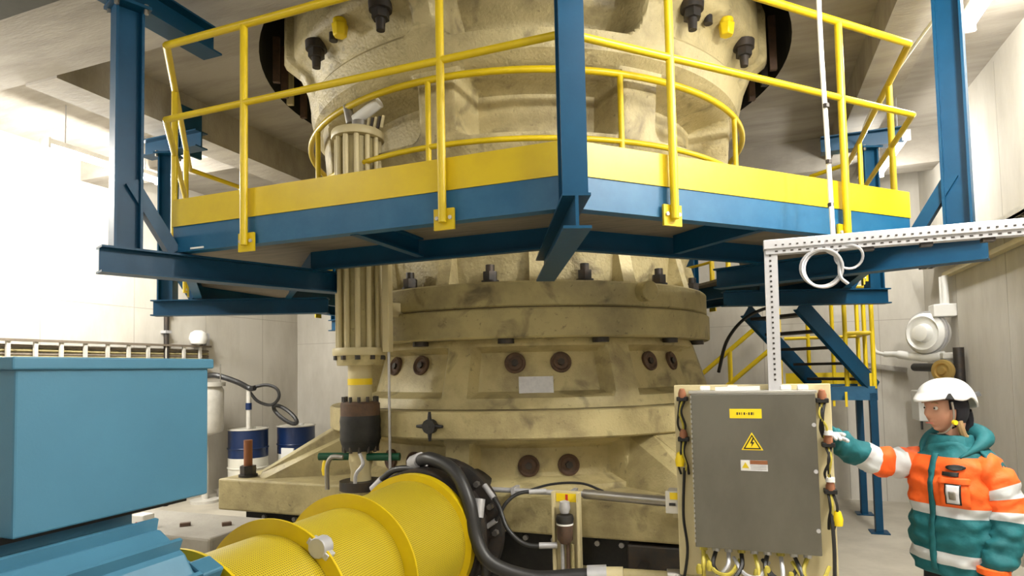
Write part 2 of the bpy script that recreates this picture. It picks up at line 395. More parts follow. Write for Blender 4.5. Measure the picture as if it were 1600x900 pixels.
# boss on the flange and nuts on top of it
p = pol(1.60, 50, 2.36); q = pol(1.74, 50, 2.36)
MB().cyl(p, q, .075, n=24).build('flange_boss', 'cream_flange', cr, smooth=True, bevel=.01)
for k in range(14):
    az = 8.9+360/14*k; p = pol(1.55, az, 2.435); m = MB()
    m.cyl(p, p+V((0,0,.02)), .065, n=16); m.cyl(p+V((0,0,.02)), p+V((0,0,.085)), .055, n=6); m.cyl(p+V((0,0,.085)), p+V((0,0,.135)), .033, n=12)
    m.build('flange_nut', 'steel_dark', cr, smooth=True)
    b = pol(1.56, az+4, 2.03); MB().cyl(b, b-V((0,0,.035)), .06, n=12).build('under_nut', 'steel_dark', cr, smooth=True)
for k in range(14):      # cast ribs above the flange
    az = 21.5+360/14*k; a = math.radians(az)
    MB().prism([(1.38,2.435),(1.60,2.435),(1.53,2.7),(1.38,2.75)], -.055, .055, Matrix.Rotation(a, 4, 'Z') @ Matrix(((0,0,1,0),(-1,0,0,0),(0,1,0,0),(0,0,0,1)))).build('top_rib', 'cream_cast', cr)
# square lug on the flange beside the cylinder
MB().box(-.06, .06, -1.76, -1.62, 2.22, 2.33, Matrix.Rotation(math.radians(-19), 4, 'Z')).build('flange_lug', 'cream_clean', cr, bevel=.008)
# middle shell, with pockets every 45 degrees
recs = [(22+45*k, 19.0, 1.60, 1.985, .13, .03, .05) for k in range(8)]
shell([(1.50,2.035),(1.52,2.0),(1.66,1.56),(1.68,1.53)], recs, 480).build('middle_shell', 'cream', cr, smooth=True)
for k in range(8):
    for d, z in ((-7.2, 1.85), (6.2, 1.85)):
        az = 22+45*k+d; o = pol(1.428, az, z); n_ = pol(1, az, .25).normalized()
        MB().lathe([(.078,0),(.078,.03),(.066,.038),(.050,.022),(.0,.022)], 24, o, n_).build('plug', 'rust', cr, smooth=True)
        MB().cyl(o+n_*.02, o+n_*.04, .027, n=6).build('plug_core', 'steel_dark', cr)
# white type plate
n_ = pol(1, 20.7, .30).normalized(); t_ = V((math.cos(math.radians(20.7)), math.sin(math.radians(20.7)), 0)); u_ = n_.cross(t_)
o = pol(1.517, 20.7, 1.66); m = MB()
MP = Matrix((( t_.x, u_.x, n_.x, o.x), (t_.y, u_.y, n_.y, o.y), (t_.z, u_.z, n_.z, o.z), (0,0,0,1)))
pl = m.box(-.125, .125, -.095, .095, -.01, .012, MP).build('type_plate', 'paper', cr); pl['label'] = 'worn white type plate'
# middle flange
ring('middle_flange', 1.85, 1.335, 1.525, 1.4, 'cream')
MB().box(-.008, .008, -1.858, -1.8, 1.34, 1.52, Matrix.Rotation(math.radians(-14), 4, 'Z')).build('flange_joint', 'cream_flange', cr)
# black knob with four lobes on the middle flange
p = pol(1.86, -2.5, 1.43); m = MB(); m.cyl(p, p+V((0,-.05,0)), .05, n=12)
for dx, dz in ((1,0),(-1,0),(0,1),(0,-1)): m.cyl(p+V((0,-.03,0)), p+V((dx*.10,-.03,dz*.10)), .022, .010, 8)
m.build('star_knob', 'rubber', cr, smooth=True)
# lower shell and its pockets
recs = [(23+45*k, 19.5, 1.0, 1.30, .15, .04, .05) for k in range(8)]
shell([(1.60,1.34),(1.66,1.33),(1.72,.96),(1.72,.9)], recs, 480).build('lower_shell', 'cream', cr, smooth=True)
for k in (0, 7, 1):
    for d in (-5.0, 5.6):
        az = 23.2+45*k+d; o = pol(1.532, az, 1.118); n_ = pol(1, az, .1).normalized()
        MB().lathe([(.078,0),(.078,.03),(.066,.038),(.050,.022),(.0,.022)], 24, o, n_).build('plug', 'rust', cr, smooth=True)
        MB().cyl(o+n_*.02, o+n_*.048, .027, n=6).build('plug_core', 'steel_dark', cr)
# square base frame with corner gussets
BX, BY = 2.10, 1.75
m = MB(); m.box(-BX, BX, -BY, -BY+.5, .72, .97); m.box(-BX, BX, BY-.5, BY, .72, .97); m.box(-BX, -BX+.6, -BY+.5, BY-.5, .72, .97); m.box(BX-.6, BX, -BY+.5, BY-.5, .72, .97)
for sx in (-1, 1):
    for sy in (-1, 1): m.prism([(sx*1.0, sy*1.25), (sx*1.5, sy*1.25), (sx*1.5, sy*.7), (sx*.9, sy*.9)], .72, .969)
m.build('base_frame', 'cream', cr, bevel=.015)
for sx in (-1, 1):
    for sy in (-1, 1):
        a = math.atan2(sy*1.42, sx*1.80); Mg = Matrix.Rotation(a, 4, 'Z')
        m = MB()
        # wedge: tall at the shell, running out to the corner of the base
        def P(r, t, z): return Mg @ V((r, t, z))
        m.add([P(1.35,-.34,.95),P(2.42,-.26,.95),P(2.42,.26,.95),P(1.35,.34,.95),P(1.35,-.20,1.45),P(1.80,-.14,1.345),P(2.40,-.10,1.0),P(2.40,.10,1.0),P(1.80,.14,1.345),P(1.35,.20,1.45)],
              [(0,1,6,5,4),(3,9,8,7,2),(1,2,7,6),(4,5,8,9),(5,6,7,8),(0,4,9,3),(0,3,2,1)])
        m.build('corner_gusset', 'cream', cr, bevel=.012)
        e = V((sx*1.93, sy*1.60, .97)); m = MB(); m.cyl(e, e+V((0,0,.02)), .075, n=20); m.cyl(e+V((0,0,.02)), e+V((0,0,.09)), .062, n=6)
        nut = m.build('anchor_nut', 'steel_dark', cr, smooth=True)
        MB().cyl(e+V((0,0,.09)), e+V((0,0,.30)), .034, n=16).build('anchor_stud', 'orange_brown', cr, smooth=True)
# dark rubber skirt below the base
m = MB(); m.box(-1.95, 1.95, -1.6, 1.6, 0, .72); m.build('skirt', 'rubber', cr)
for i, x in enumerate([-1.75, -1.45, -1.2, 1.0, 1.16, 1.34, 1.5, .7, .5]):
    MB().cyl((x, -1.6, .655), (x, -1.625, .655), .018, n=8).build('skirt_bolt', 'galv', cr)
# countershaft housing: ribbed grey flange the yellow guard runs into
MB().lathe([(.30,0),(.41,0),(.42,.02),(.42,.12),(.38,.13),(.38,.26),(.46,.27),(.46,.33),(.36,.34),(.36,.65)], 48, (0,-2.22,.77), (0,1,0)).build('countershaft_housing', 'steel_dark', cr, smooth=True)
for k in range(16):
    a = 2*PI*k/16; p = V((.425*math.cos(a), -1.955, .77+.425*math.sin(a)))
    MB().cyl(p, p-V((0,.035,0)), .02, n=6).build('housing_bolt', 'steel', cr)

# ================================================================== PLATFORM
RO = 3.188; ZP = 2.696
pf = thing('service_platform', 'eight-sided blue steel platform with yellow railings hung around the crusher', 'platform')
VA = [22.5+45*k for k in range(8)]
def vx(k, r=RO, z=0): return pol(r, 22.5+45*k, z)
for k in range(8):
    a = vx(k); b = vx(k+1); d = (b-a).normalized(); nrm = V((a+b)).normalized()
    # edge channel
    e = MB()
    e.add([a+V((0,0,2.543)), b+V((0,0,2.543)), b+V((0,0,ZP)), a+V((0,0,ZP))], []) 
    e = MB(); ia = vx(k, RO-.012/math.cos(math.radians(22.5))); ib = vx(k+1, RO-.012/math.cos(math.radians(22.5)))
    ja = vx(k, RO-.075); jb = vx(k+1, RO-.075)
    def quad8(A, B, C, D, z0, z1):
        vs = [A+V((0,0,z0)), B+V((0,0,z0)), C+V((0,0,z0)), D+V((0,0,z0)), A+V((0,0,z1)), B+V((0,0,z1)), C+V((0,0,z1)), D+V((0,0,z1))]
        e.add(vs, [(0,1,2,3),(4,5,6,7),(0,1,5,4),(1,2,6,5),(2,3,7,6),(3,0,4,7)])
    quad8(a, b, ib, ia, 2.543, ZP+.003); quad8(ia, ib, jb, ja, 2.543, 2.553); quad8(ia, ib, jb, ja, ZP-.02, ZP-.01)
    e.build('edge_beam', 'blue_edge', pf)
    # yellow kick plate
    e = MB(); o1 = vx(k, RO+.006); o2 = vx(k+1, RO+.006); i1 = vx(k, RO-.004); i2 = vx(k+1, RO-.004)
    quad8(o1, o2, i2, i1, ZP+.002, ZP+.165); e.build('kick_plate', 'yellow', pf)
    # deck panel with circular inner edge
    e = MB(); top = []; n = 10
    arc = [pol(1.94, 22.5+45*k+45*i/n, 0) for i in range(n+1)]
    poly = [(p.x, p.y) for p in arc]+[(jb.x, jb.y), (ja.x, ja.y)]
    if k in (0, 7): e.prism(poly, ZP-.035, ZP-.01)
    else: e.prism(poly, ZP-.035, ZP-.01)
    e.build('deck_panel', 'deck', pf)
    # inner ring beam
    MB().chan(vx(k, 2.28, 2.60), vx(k+1, 2.28, 2.60), .05, .15).build('inner_beam', 'blue', pf)
    # radial beam under the deck
    u = pol(1, 22.5+45*k, 0)
    MB().ibeam(u*1.92+V((0,0,2.46)), u*(RO+(.27 if k == 0 else .38))+V((0,0,2.46)), .12, .15).build('radial_beam', 'blue', pf)
    # hanger post, end plate and knee brace
    hp = u*(RO+(.16 if k == 0 else .25)); H = 4.215 if k == 1 else 3.93
    post = MB().ibeam(hp+V((0,0,2.535)), hp+V((0,0,H)), .11, .145, .014, up=u).build('hanger_post', 'blue', pf)
    MB().box(-.09, .09, -.10, .10, H, H+.018, Matrix.Translation(hp) @ Matrix.Rotation(math.radians(VA[k]), 4, 'Z')).build('end_plate', 'blue', post)
    for sx in (-.07, .07):
        for sy in (-.075, .075):
            bp_ = Matrix.Translation(hp) @ Matrix.Rotation(math.radians(VA[k]), 4, 'Z') @ V((sx, sy, 0))
            MB().cyl(bp_+V((0,0,H-.025)), bp_+V((0,0,H+.03)), .013, n=6).build('plate_bolt', 'steel', post)
    MB().bar(hp-u*.02+V((0,0,2.92)), u*(RO+.0)+V((0,0,2.545)), .07, .07).build('knee_brace', 'blue', pf)
    # radial deck joist under the front edge
    if k in (0, 1, 7): MB().chan((vx(k)+vx(k+1))/2*.985+V((0,0,2.60)), (vx(k)+vx(k+1))/2*.74+V((0,0,2.60)), .05, .12).build('deck_joist', 'blue', pf)
    # head beam the posts hang from
    if k == 7: MB().ibeam((-1.33,-4.6,4.03), (-1.33,-2.55,4.03), .16, .17).build('head_beam', 'blue', pf)
    elif k == 0: MB().ibeam((hp.x,-4.2,4.03), (hp.x,-2.5,4.03), .16, .17).build('head_beam', 'blue', pf)
    elif k != 1:
        sx = 1 if hp.x > 0 else -1
        MB().ibeam((hp.x+sx*.3, hp.y, 4.03), (hp.x-sx*.42, hp.y, 4.03), .14, .16).build('head_beam', 'blue', pf)
        if abs(hp.x) > 2: MB().box(*sorted((sx*3.0 if sx > 0 else -3.05, sx*3.0-sx*.03 if sx > 0 else -3.02)), hp.y-.02, hp.y+.25, 3.95, 4.42).build('head_bracket', 'blue', pf, bevel=.004)
# railing: per side a top and a mid rail, posts with clamp plates
ZT, ZM = ZP+1.10, ZP+.645
def rail_post(p, nrm):
    m = MB(); m.tube([p+V((0,0,2.53)), p+V((0,0,ZT))], .021, 12); po = m.build('rail_post', 'yellow', pf, smooth=True)
    d = V((-nrm.y, nrm.x, 0)); c = p-nrm*.022
    MB().bar(c+V((0,0,2.55))-d*.055, c+V((0,0,2.55))+d*.055, .014, .105).build('clamp_plate', 'yellow', po)
    for s in (-.036, .036): MB().cyl(c+d*s+V((0,0,2.555)), c+d*s+nrm*.016+V((0,0,2.555)), .010, n=8).build('clamp_bolt', 'galv', po)
for k in range(8):
    a = vx(k, RO+.045); b = vx(k+1, RO+.045); d = (b-a); nrm = (a+b).normalized()
    if k in (1,): pass
    if k == 2:      # opening to the stairs, rails stop short on both sides of it
        segs = [(0, .18), (.78, 1)]
    else: segs = [(0, 1)]
    for s0, s1 in segs:
        MB().tube([a+d*s0+V((0,0,ZT)), a+d*s1+V((0,0,ZT))], .022, 12).build('top_rail', 'yellow', pf, smooth=True)
        MB().tube([a+d*s0+V((0,0,ZM)), a+d*s1+V((0,0,ZM))], .019, 12).build('mid_rail', 'yellow', pf, smooth=True)
        for s in ((.24, .74) if (s0, s1) == (0, 1) else (s0+.01 if s0 else s1-.01,)): rail_post(a+d*s, nrm)
# inner round railing
def arc(r, a0, a1, z, n=60): return [pol(r, a0+(a1-a0)*i/n, z) for i in range(n+1)]
def hoop(a0, a1):
    pts = [pol(2.0, a0, ZP)]+[pol(2.0, a0, ZT-.16)]+[pol(2.0, a0+.8, ZT-.05)]+arc(2.0, a0+3.5, a1-3.5, ZT-.012)+[pol(2.0, a1-.8, ZT-.05), pol(2.0, a1, ZT-.16), pol(2.0, a1, ZP)]
    g = MB().tube(pts, .024, 10).build('inner_top_rail', 'yellow', pf, smooth=True)
    MB().tube(arc(2.0, a0, a1, ZM-.02), .019, 10).build('inner_mid_rail', 'yellow', g, smooth=True)
    MB().tube(arc(2.0, a0, a1, ZP+.2), .016, 8).build('inner_low_rail', 'yellow', g, smooth=True)
    nn = max(2, int((a1-a0)/36))
    for i in range(1, nn):
        q = pol(2.0, a0+(a1-a0)*i/nn, 0); MB().tube([q+V((0,0,ZP)), q+V((0,0,ZT-.02))], .02, 10).build('inner_rail_post', 'yellow', g, smooth=True)
hoop(-76, 114); hoop(124, 276)
# small curved rail around the top of the hydraulic cylinder
cc = V((-.67, -1.82, 0)); pts = [cc+V((.34*math.cos(t), .34*math.sin(t), ZP+.42)) for t in [math.radians(q) for q in range(-20, -250, -10)]]
MB().tube([pts[0]]+pts+[pts[-1], pts[-1]+V((.05,.05,-.42))], .018, 8).build('cylinder_rail', 'yellow', pf, smooth=True)
# white sticker on the blue edge
st = MB().box(-1.08, -.98, -2.951, -2.944, 2.552, 2.562).build('edge_sticker', 'white', pf)

# ================================================================== STAIRWAY behind the right side
sw = thing('stairway', 'blue steel stairs with yellow handrails behind the crusher on the right', 'stairs')
D45 = V((.7071, .7071, 0)); W45 = V((-.7071, .7071, 0))
A0 = V((3.27, 2.0, 1.53)); A1 = V((2.50, 1.23, 2.42)); WID = .72
for s in (0, WID):
    o = W45*s; st = MB().chan(A0+o, A1+o, .05, .17, .01).build('stringer', 'blue', sw)
for i in range(5):
    t = (i+.6)/5.2; c = A0.lerp(A1, t)
    MB().bar(c+W45*.03, c+W45*(WID-.03), .22, .03).build('tread', 'steel_dark', sw)
# landing
LZ = 1.53; X0, X1, Y0, Y1 = 2.42, 3.24, 1.93, 2.86
MB().box(X0, X1, Y0, Y1, LZ-.03, LZ+.0).build('landing_deck', 'steel_dark', sw)
for p, q in (((X0,Y0),(X1,Y0)), ((X1,Y0),(X1,Y1)), ((X1,Y1),(X0,Y1))):
    p = V((*p, LZ-.05)); q = V((*q, LZ-.05)); MB().bar(p, q, .05, .15).build('landing_beam', 'blue_edge', sw)
for p, q in (((X1-.16,Y0),(X1,Y0)), ((X1,Y0),(X1,Y1)), ((X1,Y1),(X0,Y1))):
    p = V((*p, LZ+.095)); q = V((*q, LZ+.095)); MB().bar(p, q, .012, .14).build('landing_kick_plate', 'yellow_bright', sw)
for p in ((X1-.02,Y0+.02),(X1-.02,Y1-.02),(X0+.02,Y1-.02),(X0+.02,Y0+.02)):
    p = V((*p, 0)); MB().bar(p, p+V((0,0,LZ-.05)), .09, .07).build('column', 'blue', sw)
    MB().box(-.09, .09, -.09, .09, 0, .012, Matrix.Translation(p)).build('column_foot', 'blue', sw)
for p, q, n in (((X1,Y0),(X1,Y1),2), ((X1,Y1),(X0,Y1),3), ((X1-.26,Y0),(X1,Y0),1)):
    p = V((*p, LZ)); q = V((*q, LZ))
    for i in range(n): c = p.lerp(q, i/n); MB().tube([c, c+V((0,0,1.1))], .024, 10).build('landing_rail_post', 'yellow_bright', sw, smooth=True)
    for h in (.6, 1.1): MB().tube([p+V((0,0,h)), q+V((0,0,h))], .021, 10).build('landing_rail', 'yellow_bright', sw, smooth=True)
# lower flight towards the left along the back wall
B0 = V((2.36, 2.86, 1.53)); B1 = V((.56, 2.86, 0.0))
for s in (0, .66): MB().chan(B0+V((0,s,0)), B1+V((0,s,0)), .05, .18, .01).build('stringer', 'blue', sw)
for i in range(7):
    c = B0.lerp(B1, (i+.5)/7.4); MB().bar(c+V((0,.03,0)), c+V((0,.63,0)), .22, .03).build('tread', 'steel_dark', sw)
for s in (0,):
    for h in (.56, .98): MB().tube([B0+V((0,s,h)), B1+V((0,s,h))], .03, 10).build('stair_rail', 'yellow_bright', sw, smooth=True)
    for t in (0, .33, .66, .98): c = B0.lerp(B1, t)+V((0,s,0)); MB().tube([c, c+V((0,0,.98))], .03, 10).build('stair_rail_post', 'yellow_bright', sw, smooth=True)
for i in range(4): q = A0+W45*(.1+.15*i)+V((-.25,-.25,-.03)); MB().box(-.012, .012, -.012, .012, -.16, 0, Matrix.Translation(q)).build('nosing_bracket', 'yellow_bright', sw)

# ================================================================== MOTOR
AZ_ = .77
mo = thing('electric_motor', 'large light blue electric motor with ribbed housing in the lower left corner', 'motor', (0, -4.9, 0))
MB().lathe([(.30,-1.55),(.39,-1.5),(.42,-1.45),(.42,-.06),(.40,-.03),(.34,0)], 48, (0,-4.03,AZ_), (0,1,0)).build('housing', 'motor_blue', mo, smooth=True)
CR = [(-.40,.16),(-.37,.34),(-.29,.46),(-.16,.53),(0,.545),(.13,.53),(.24,.46),(.32,.34),(.36,.16)]
MB().prism([(x, AZ_+z) for x, z in CR], 0, 1, Matrix(((1,0,0,0),(0,0,1.32,-5.47),(0,1,0,0),(0,0,0,1)))).build('crown', 'motor_blue', mo, bevel=.01)
for i in range(9):           # low fins across the crown
    t = (i+.5)/9*8; j = min(7, int(t)); f = t-j; x = CR[j][0]+(CR[j+1][0]-CR[j][0])*f; z = CR[j][1]+(CR[j+1][1]-CR[j][1])*f; d = V((x*.9, 0, z)).normalized(); p = V((x, 0, AZ_+z))
    MB().bar(p+d*.012+V((0,-5.46,0)), p+d*.012+V((0,-4.16,0)), .014, .05, up=d).build('fin', 'motor_blue', mo)
for i in range(7):
    z = AZ_-.20+.07*i
    for sx in (-1, 1): MB().box(*sorted((sx*.36, sx*(.445-.02*abs(i-3)/3))), -5.5, -4.14, z-.006, z+.006).build('fin', 'motor_blue', mo)
MB().lathe([(.30,0),(.41,0),(.425,.02),(.425,.07),(.37,.10),(.30,.12),(.10,.13),(.10,.0)], 48, (0,-4.12,AZ_), (0,1,0), cap=False).build('end_shield', 'motor_blue', mo, smooth=True)
for k in range(8):
    a = 2*PI*k/8+.3; p = V((.40*math.cos(a), -4.02, AZ_+.40*math.sin(a)))
    MB().box(-.04, .04, -.06, .03, -.04, .04, Matrix.Translation(p) @ Matrix.Rotation(-a, 4, 'Y')).build('shield_lug', 'motor_blue', mo, bevel=.008)
for s in (-1, 1): MB().box(*sorted((s*.28, s*.56)), -5.45, -4.2, .18, .42).build('foot', 'motor_blue', mo, bevel=.01)
MB().box(-.40, -.02, -4.62, -4.28, 1.10, 1.37).build('terminal_box_neck', 'motor_dark', mo)
tb = MB().box(-.92, .092, -4.575, -3.925, 1.372, 1.835).build('terminal_box', 'motor_blue', mo, bevel=.006)
MB().box(-.935, .105, -4.59, -3.91, 1.83, 1.866).build('terminal_box_lid', 'motor_blue', tb, bevel=.005)
MB().box(-.40, .05, -4.62, -3.98, 1.355, 1.374).build('terminal_box_gasket', 'black', mo)
pl = thing('motor_plinth', 'concrete plinth carrying the light blue motor', 'plinth', (0, -4.8, 0))
MB().box(-.75, .75, -5.75, -3.0, 0, .16).build('plinth_block', 'concrete', pl, bevel=.02)
MB().box(-.68, .68, -5.6, -3.95, .16, .18).build('base_plate', 'steel_dark', pl)
cb = thing('concrete_block', 'low grey concrete block behind the motor, dusty on top', 'block', (-2.1, -2.1, 0))
MB().box(-2.75, -1.50, -2.40, -1.80, 0, .70).build('block_body', 'concrete', cb, bevel=.02)
for x, y, l in ((-2.0,-2.2,.05),(-1.7,-2.1,.04)): MB().bar((x,y,.712),(x+l,y+.05,.712), .04, .024).build('rubble_chip', 'rust', cb)
rag = MB().box(-.06, .06, -.05, .05, .701, .80, Matrix.Translation((-2.25,-2.3,0))).build('spray_can_box', ['white', 'drum_blue'], None, bevel=.01)
tag(rag, 'small white, blue and red box on the concrete block behind the motor', 'box')
MB().box(-.061, -.0, -.052, -.045, .71, .75, Matrix.Translation((-2.2,-2.3,0))).build('box_print', 'red', rag)

# ================================================================== COUPLING GUARD (yellow perforated tube)
gd = thing('coupling_guard', 'bright yellow perforated guard tube between the motor and the crusher', 'guard', (0, -3.1, 0))
def sheet(name, y0, y1, r0, r1, m, parent, n=96, k=6):
    vs = []; uvs = []
    for j in range(k+1):
        t = j/k; y = y0+(y1-y0)*t; r = r0+(r1-r0)*t
        for i in range(n+1):
            a = 2*PI*i/n-PI/2; vs.append((r*math.cos(a), y, AZ_+r*math.sin(a))); uvs.append((a*.36, y))
    fs = [(j*(n+1)+i, j*(n+1)+i+1, (j+1)*(n+1)+i+1, (j+1)*(n+1)+i) for j in range(k) for i in range(n)]
    me = bpy.data.meshes.new(name); me.from_pydata(vs, [], fs); ul = me.uv_layers.new(name='UVMap')
    for lp in me.loops: ul.data[lp.index].uv = uvs[lp.vertex_index]
    me.materials.append(M_(m)); me.polygons.foreach_set('use_smooth', [True]*len(me.polygons))
    o = bpy.data.objects.new(name, me); COL.objects.link(o); o.parent = parent; o.matrix_parent_inverse = wm(parent).inverted()
    so = o.modifiers.new('thick', 'SOLIDIFY'); so.thickness = .004; return o
sheet('guard_sheet', -3.92, -3.48, .335, .335, 'perforated', gd)
sheet('guard_sheet', -3.48, -2.93, .335, .335, 'perforated', gd)
sheet('guard_sheet', -2.93, -2.24, .335, .365, 'perforated', gd)
def gring(y, r0, r1, th=.012, y2=.05):
    MB().lathe([(r0,0),(r1,0),(r1,th),(r0+.012,th),(r0+.012,y2),(r0,y2),(r0,0)], 72, (0,y,AZ_), (0,1,0), cap=False).build('guard_ring', 'yellow', gd, smooth=True)
gring(-3.95, .335, .40); gring(-3.49, .337, .405); gring(-2.95, .337, .41); gring(-2.30, .362, .405, .06, .07)
for y in (-3.72, -3.2, -2.6):
    MB().bar((.20, y-.2, AZ_+.27), (.20, y+.2, AZ_+.27), .03, .004, up=V((.6,0,.8))).build('guard_seam', 'yellow', gd)
p = V((.24, -3.50, AZ_+.30)); m = MB(); m.cyl(p, p+V((0,.06,0)), .045, n=12); m.bar(p+V((-.05,.03,.03)), p+V((.05,.03,-.04)), .05, .03); m.build('guard_clamp', 'galv', gd, smooth=True, bevel=.004)
for y in (-3.6, -2.5): MB().box(-.25, .25, y-.03, y+.03, .0 if y > -3 else .16, .46).build('guard_foot', 'yellow', gd)

# ================================================================== VERTICAL HYDRAULIC CYLINDER
hx, hy = -.67, -1.84
hc = thing('hydraulic_cylinder', 'tall cream hydraulic cylinder with black ribbed boot left of the crusher shell', 'cylinder', (hx, hy, .97))
def hl(prof, n=32, **k): return MB().lathe(prof, n, (hx, hy, 0))
hl([(.0,1.985),(.135,1.985),(.135,3.52),(.0,3.52)]).build('barrel', 'cream_flange', hc, smooth=True)
for k in range(12):
    a = 2*PI*k/12; q = V((hx+.152*math.cos(a), hy+.152*math.sin(a), 0))
    MB().cyl(q+V((0,0,1.97)), q+V((0,0,3.56)), .019, n=10).build('tie_rod', 'cream_clean', hc, smooth=True)
for z in (1.93, 3.52): hl([(.0,z),(.188,z),(.193,z+.01),(.193,z+.045),(.188,z+.055),(0,z+.055)]).build('end_flange', 'cream_clean', hc, smooth=True)
for k in range(10):
    a = 2*PI*k/10+.2; q = V((hx+.168*math.cos(a), hy+.168*math.sin(a), 1.93)); MB().cyl(q, q-V((0,0,.03)), .02, n=6).build('flange_bolt', 'steel_dark', hc)
hl([(.0,1.86),(.16,1.86),(.17,1.93),(0,1.93)]).build('gland', 'cream', hc, smooth=True)
hl([(.0,1.55),(.085,1.55),(.085,1.87),(0,1.87)]).build('piston_rod', 'cream_clean', hc, smooth=True)
tg = hl([(.0,1.72),(.088,1.72),(.088,1.765),(0,1.765)]).build('yellow_tag', 'yellow_bright', hc, smooth=True)
hl([(.0,1.50),(.14,1.50),(.14,1.585),(.125,1.60),(0,1.60)]).build('boot_collar', 'rust', hc, smooth=True)
hl([(.0,1.31),(.138,1.31),(.146,1.33),(.142,1.36),(.146,1.39),(.142,1.42),(.146,1.46),(.14,1.50),(0,1.50)]).build('rubber_boot', 'rubber', hc, smooth=True)
hl([(.0,1.25),(.12,1.25),(.14,1.31),(0,1.31)]).build('boot_base', 'rubber', hc, smooth=True)
for z in (1.27, 1.60):
    for k in range(12):
        a = 2*PI*k/12; q = V((hx+.12*math.cos(a), hy+.12*math.sin(a), z)); MB().cyl(q-V((0,0,.03)), q+V((0,0,.035)), .012, n=6).build('stud', 'steel_dark', hc)
hl([(.0,1.02),(.075,1.02),(.07,1.10),(.085,1.18),(.08,1.25),(0,1.25)]).build('lower_spigot', 'cream_clean', hc, smooth=True)
hl([(.0,.97),(.15,.97),(.15,1.035),(0,1.035)]).build('base_pad', 'steel_dark', hc, smooth=True)
for s in (-1, 1):
    MB().cyl((hx+s*.07, hy-.02, 1.205), (hx+s*.30, hy-.02+s*.06, 1.205), .028, n=14).build('green_handle', 'green', hc, smooth=True)
MB().tube(smooth_path([(hx-.08,hy-.1,1.21),(hx-.16,hy-.12,1.21),(hx-.20,hy-.12,1.14),(hx-.20,hy-.12,.98)]), .017, 8).build('grey_pipe', 'steel', hc, smooth=True)
MB().tube(smooth_path([(hx+.06,hy-.1,1.24),(hx+.10,hy-.12,1.17),(hx+.05,hy-.13,1.1),(hx+.04,hy-.13,1.02)]), .013, 8).build('grey_pipe', 'galv', hc, smooth=True)
MB().loft([[V((hx-.29+w*math.cos(t), hy-.02+w*.5*math.sin(t), z)) for t in [2*PI*i/12 for i in range(12)]] for z, w in ((1.06,.028),(1.10,.035),(1.15,.028),(1.18,.012))]).build('yellow_tag', 'yellow_bright', hc, smooth=True)
# square tube and thin pipe beside it
qt = thing('square_pipe_stand', 'narrow cream square tube rising beside the ribbed hydraulic cylinder', 'pipe', (-.43, -1.85, .97))
MB().box(-.455, -.40, -1.88, -1.82, 1.95, 2.70).build('square_tube', 'cream_clean', qt, bevel=.006)
MB().cyl((-.42, -1.85, .975), (-.42, -1.85, 1.96), .010, n=8).build('thin_pipe', 'galv', qt, smooth=True)
# valve and pipes on top of the cylinder
vb = thing('hydraulic_valve', 'grey and white valve fitting on top of the hydraulic cylinder', 'valve', (hx, hy, 3.575))
MB().cyl((hx+.02,hy,3.575), (hx+.02,hy,3.66), .06, n=16).build('valve_body', 'steel', vb, smooth=True)
MB().cyl((hx-.02,hy,3.68), (hx+.20,hy-.02,3.77), .042, n=16).build('valve_cap', 'white', vb, smooth=True)
MB().cyl((hx-.06,hy,3.66), (hx-.09,hy,3.80), .035, n=12).build('valve_stem', 'steel', vb, smooth=True)
for k in range(5): MB().cyl((hx+.10+.03*k,hy-.03,3.575), (hx+.12+.03*k,hy-.03,3.66), .011, n=8).build('pipe_stub', 'steel_dark' if k % 2 else 'cream_clean', vb, smooth=True)

# ================================================================== CONTROL CABINET
CY = -2.25
ca = thing('control_cabinet', 'stainless steel control cabinet with warning signs on a cream stand', 'cabinet', (1.97, CY+.15, 0))
bk = MB().box(1.575, 2.36, CY+.14, CY+.16, .66, 1.70).build('back_plate', 'cream_clean', ca, bevel=.004)
for x in (1.66, 2.24): MB().box(x, x+.08, CY+.15, CY+.23, 0, .70).build('stand_leg', 'cream_clean', ca, bevel=.004)
MB().box(1.58, 2.40, CY+.05, CY+.35, 0, .015).build('foot_plate', 'cream_clean', ca)
MB().box(1.60, 2.34, CY+.12, CY+.22, .60, .66).build('stand_crossbar', 'cream_clean', ca, bevel=.004)
en = MB().box(1.682, 2.268, CY+.012, CY+.14, .862, 1.650).build('enclosure', 'stainless', ca, bevel=.006)
MB().box(1.675, 2.275, CY, CY+.02, .855, 1.657).build('door', 'stainless', ca, bevel=.004)
MB().box(1.665, 2.285, CY+.0, CY+.14, 1.657, 1.672).build('rain_edge', 'stainless_edge', ca, bevel=.003)
for z in (1.50, 1.27, .98): MB().cyl((2.262, CY-.004, z), (2.262, CY-.012, z), .010, n=10).build('door_lock', 'galv', ca)
for i in range(30): z = .88+i*.026; MB().box(1.672, 1.678, CY-.004, CY+.002, z, z+.014).build('hinge_knuckle', 'stainless_edge', ca)
for x in (1.72, 1.86, 2.12, 2.2): MB().box(x, x+.05, CY+.06, CY+.12, 1.672, 1.695).build('mounting_lug', 'white', ca, bevel=.004)
MB().bar((1.80,CY+.04,1.680), (2.02,CY+.04,1.684), .04, .02).build('label_strip', 'white', ca)
XF = Matrix(((1,0,0,0),(0,0,1,0),(0,1,0,0),(0,0,0,1)))
def plate(name, x0, x1, z0, z1, m, d=.003): return MB().box(x0, x1, CY-d, CY-.0002, z0, z1).build(name, m, ca)
yp = plate('yellow_name_plate', 1.868, 2.023, 1.530, 1.578, 'yellow_bright'); yp['label'] = 'yellow plate with dark characters'
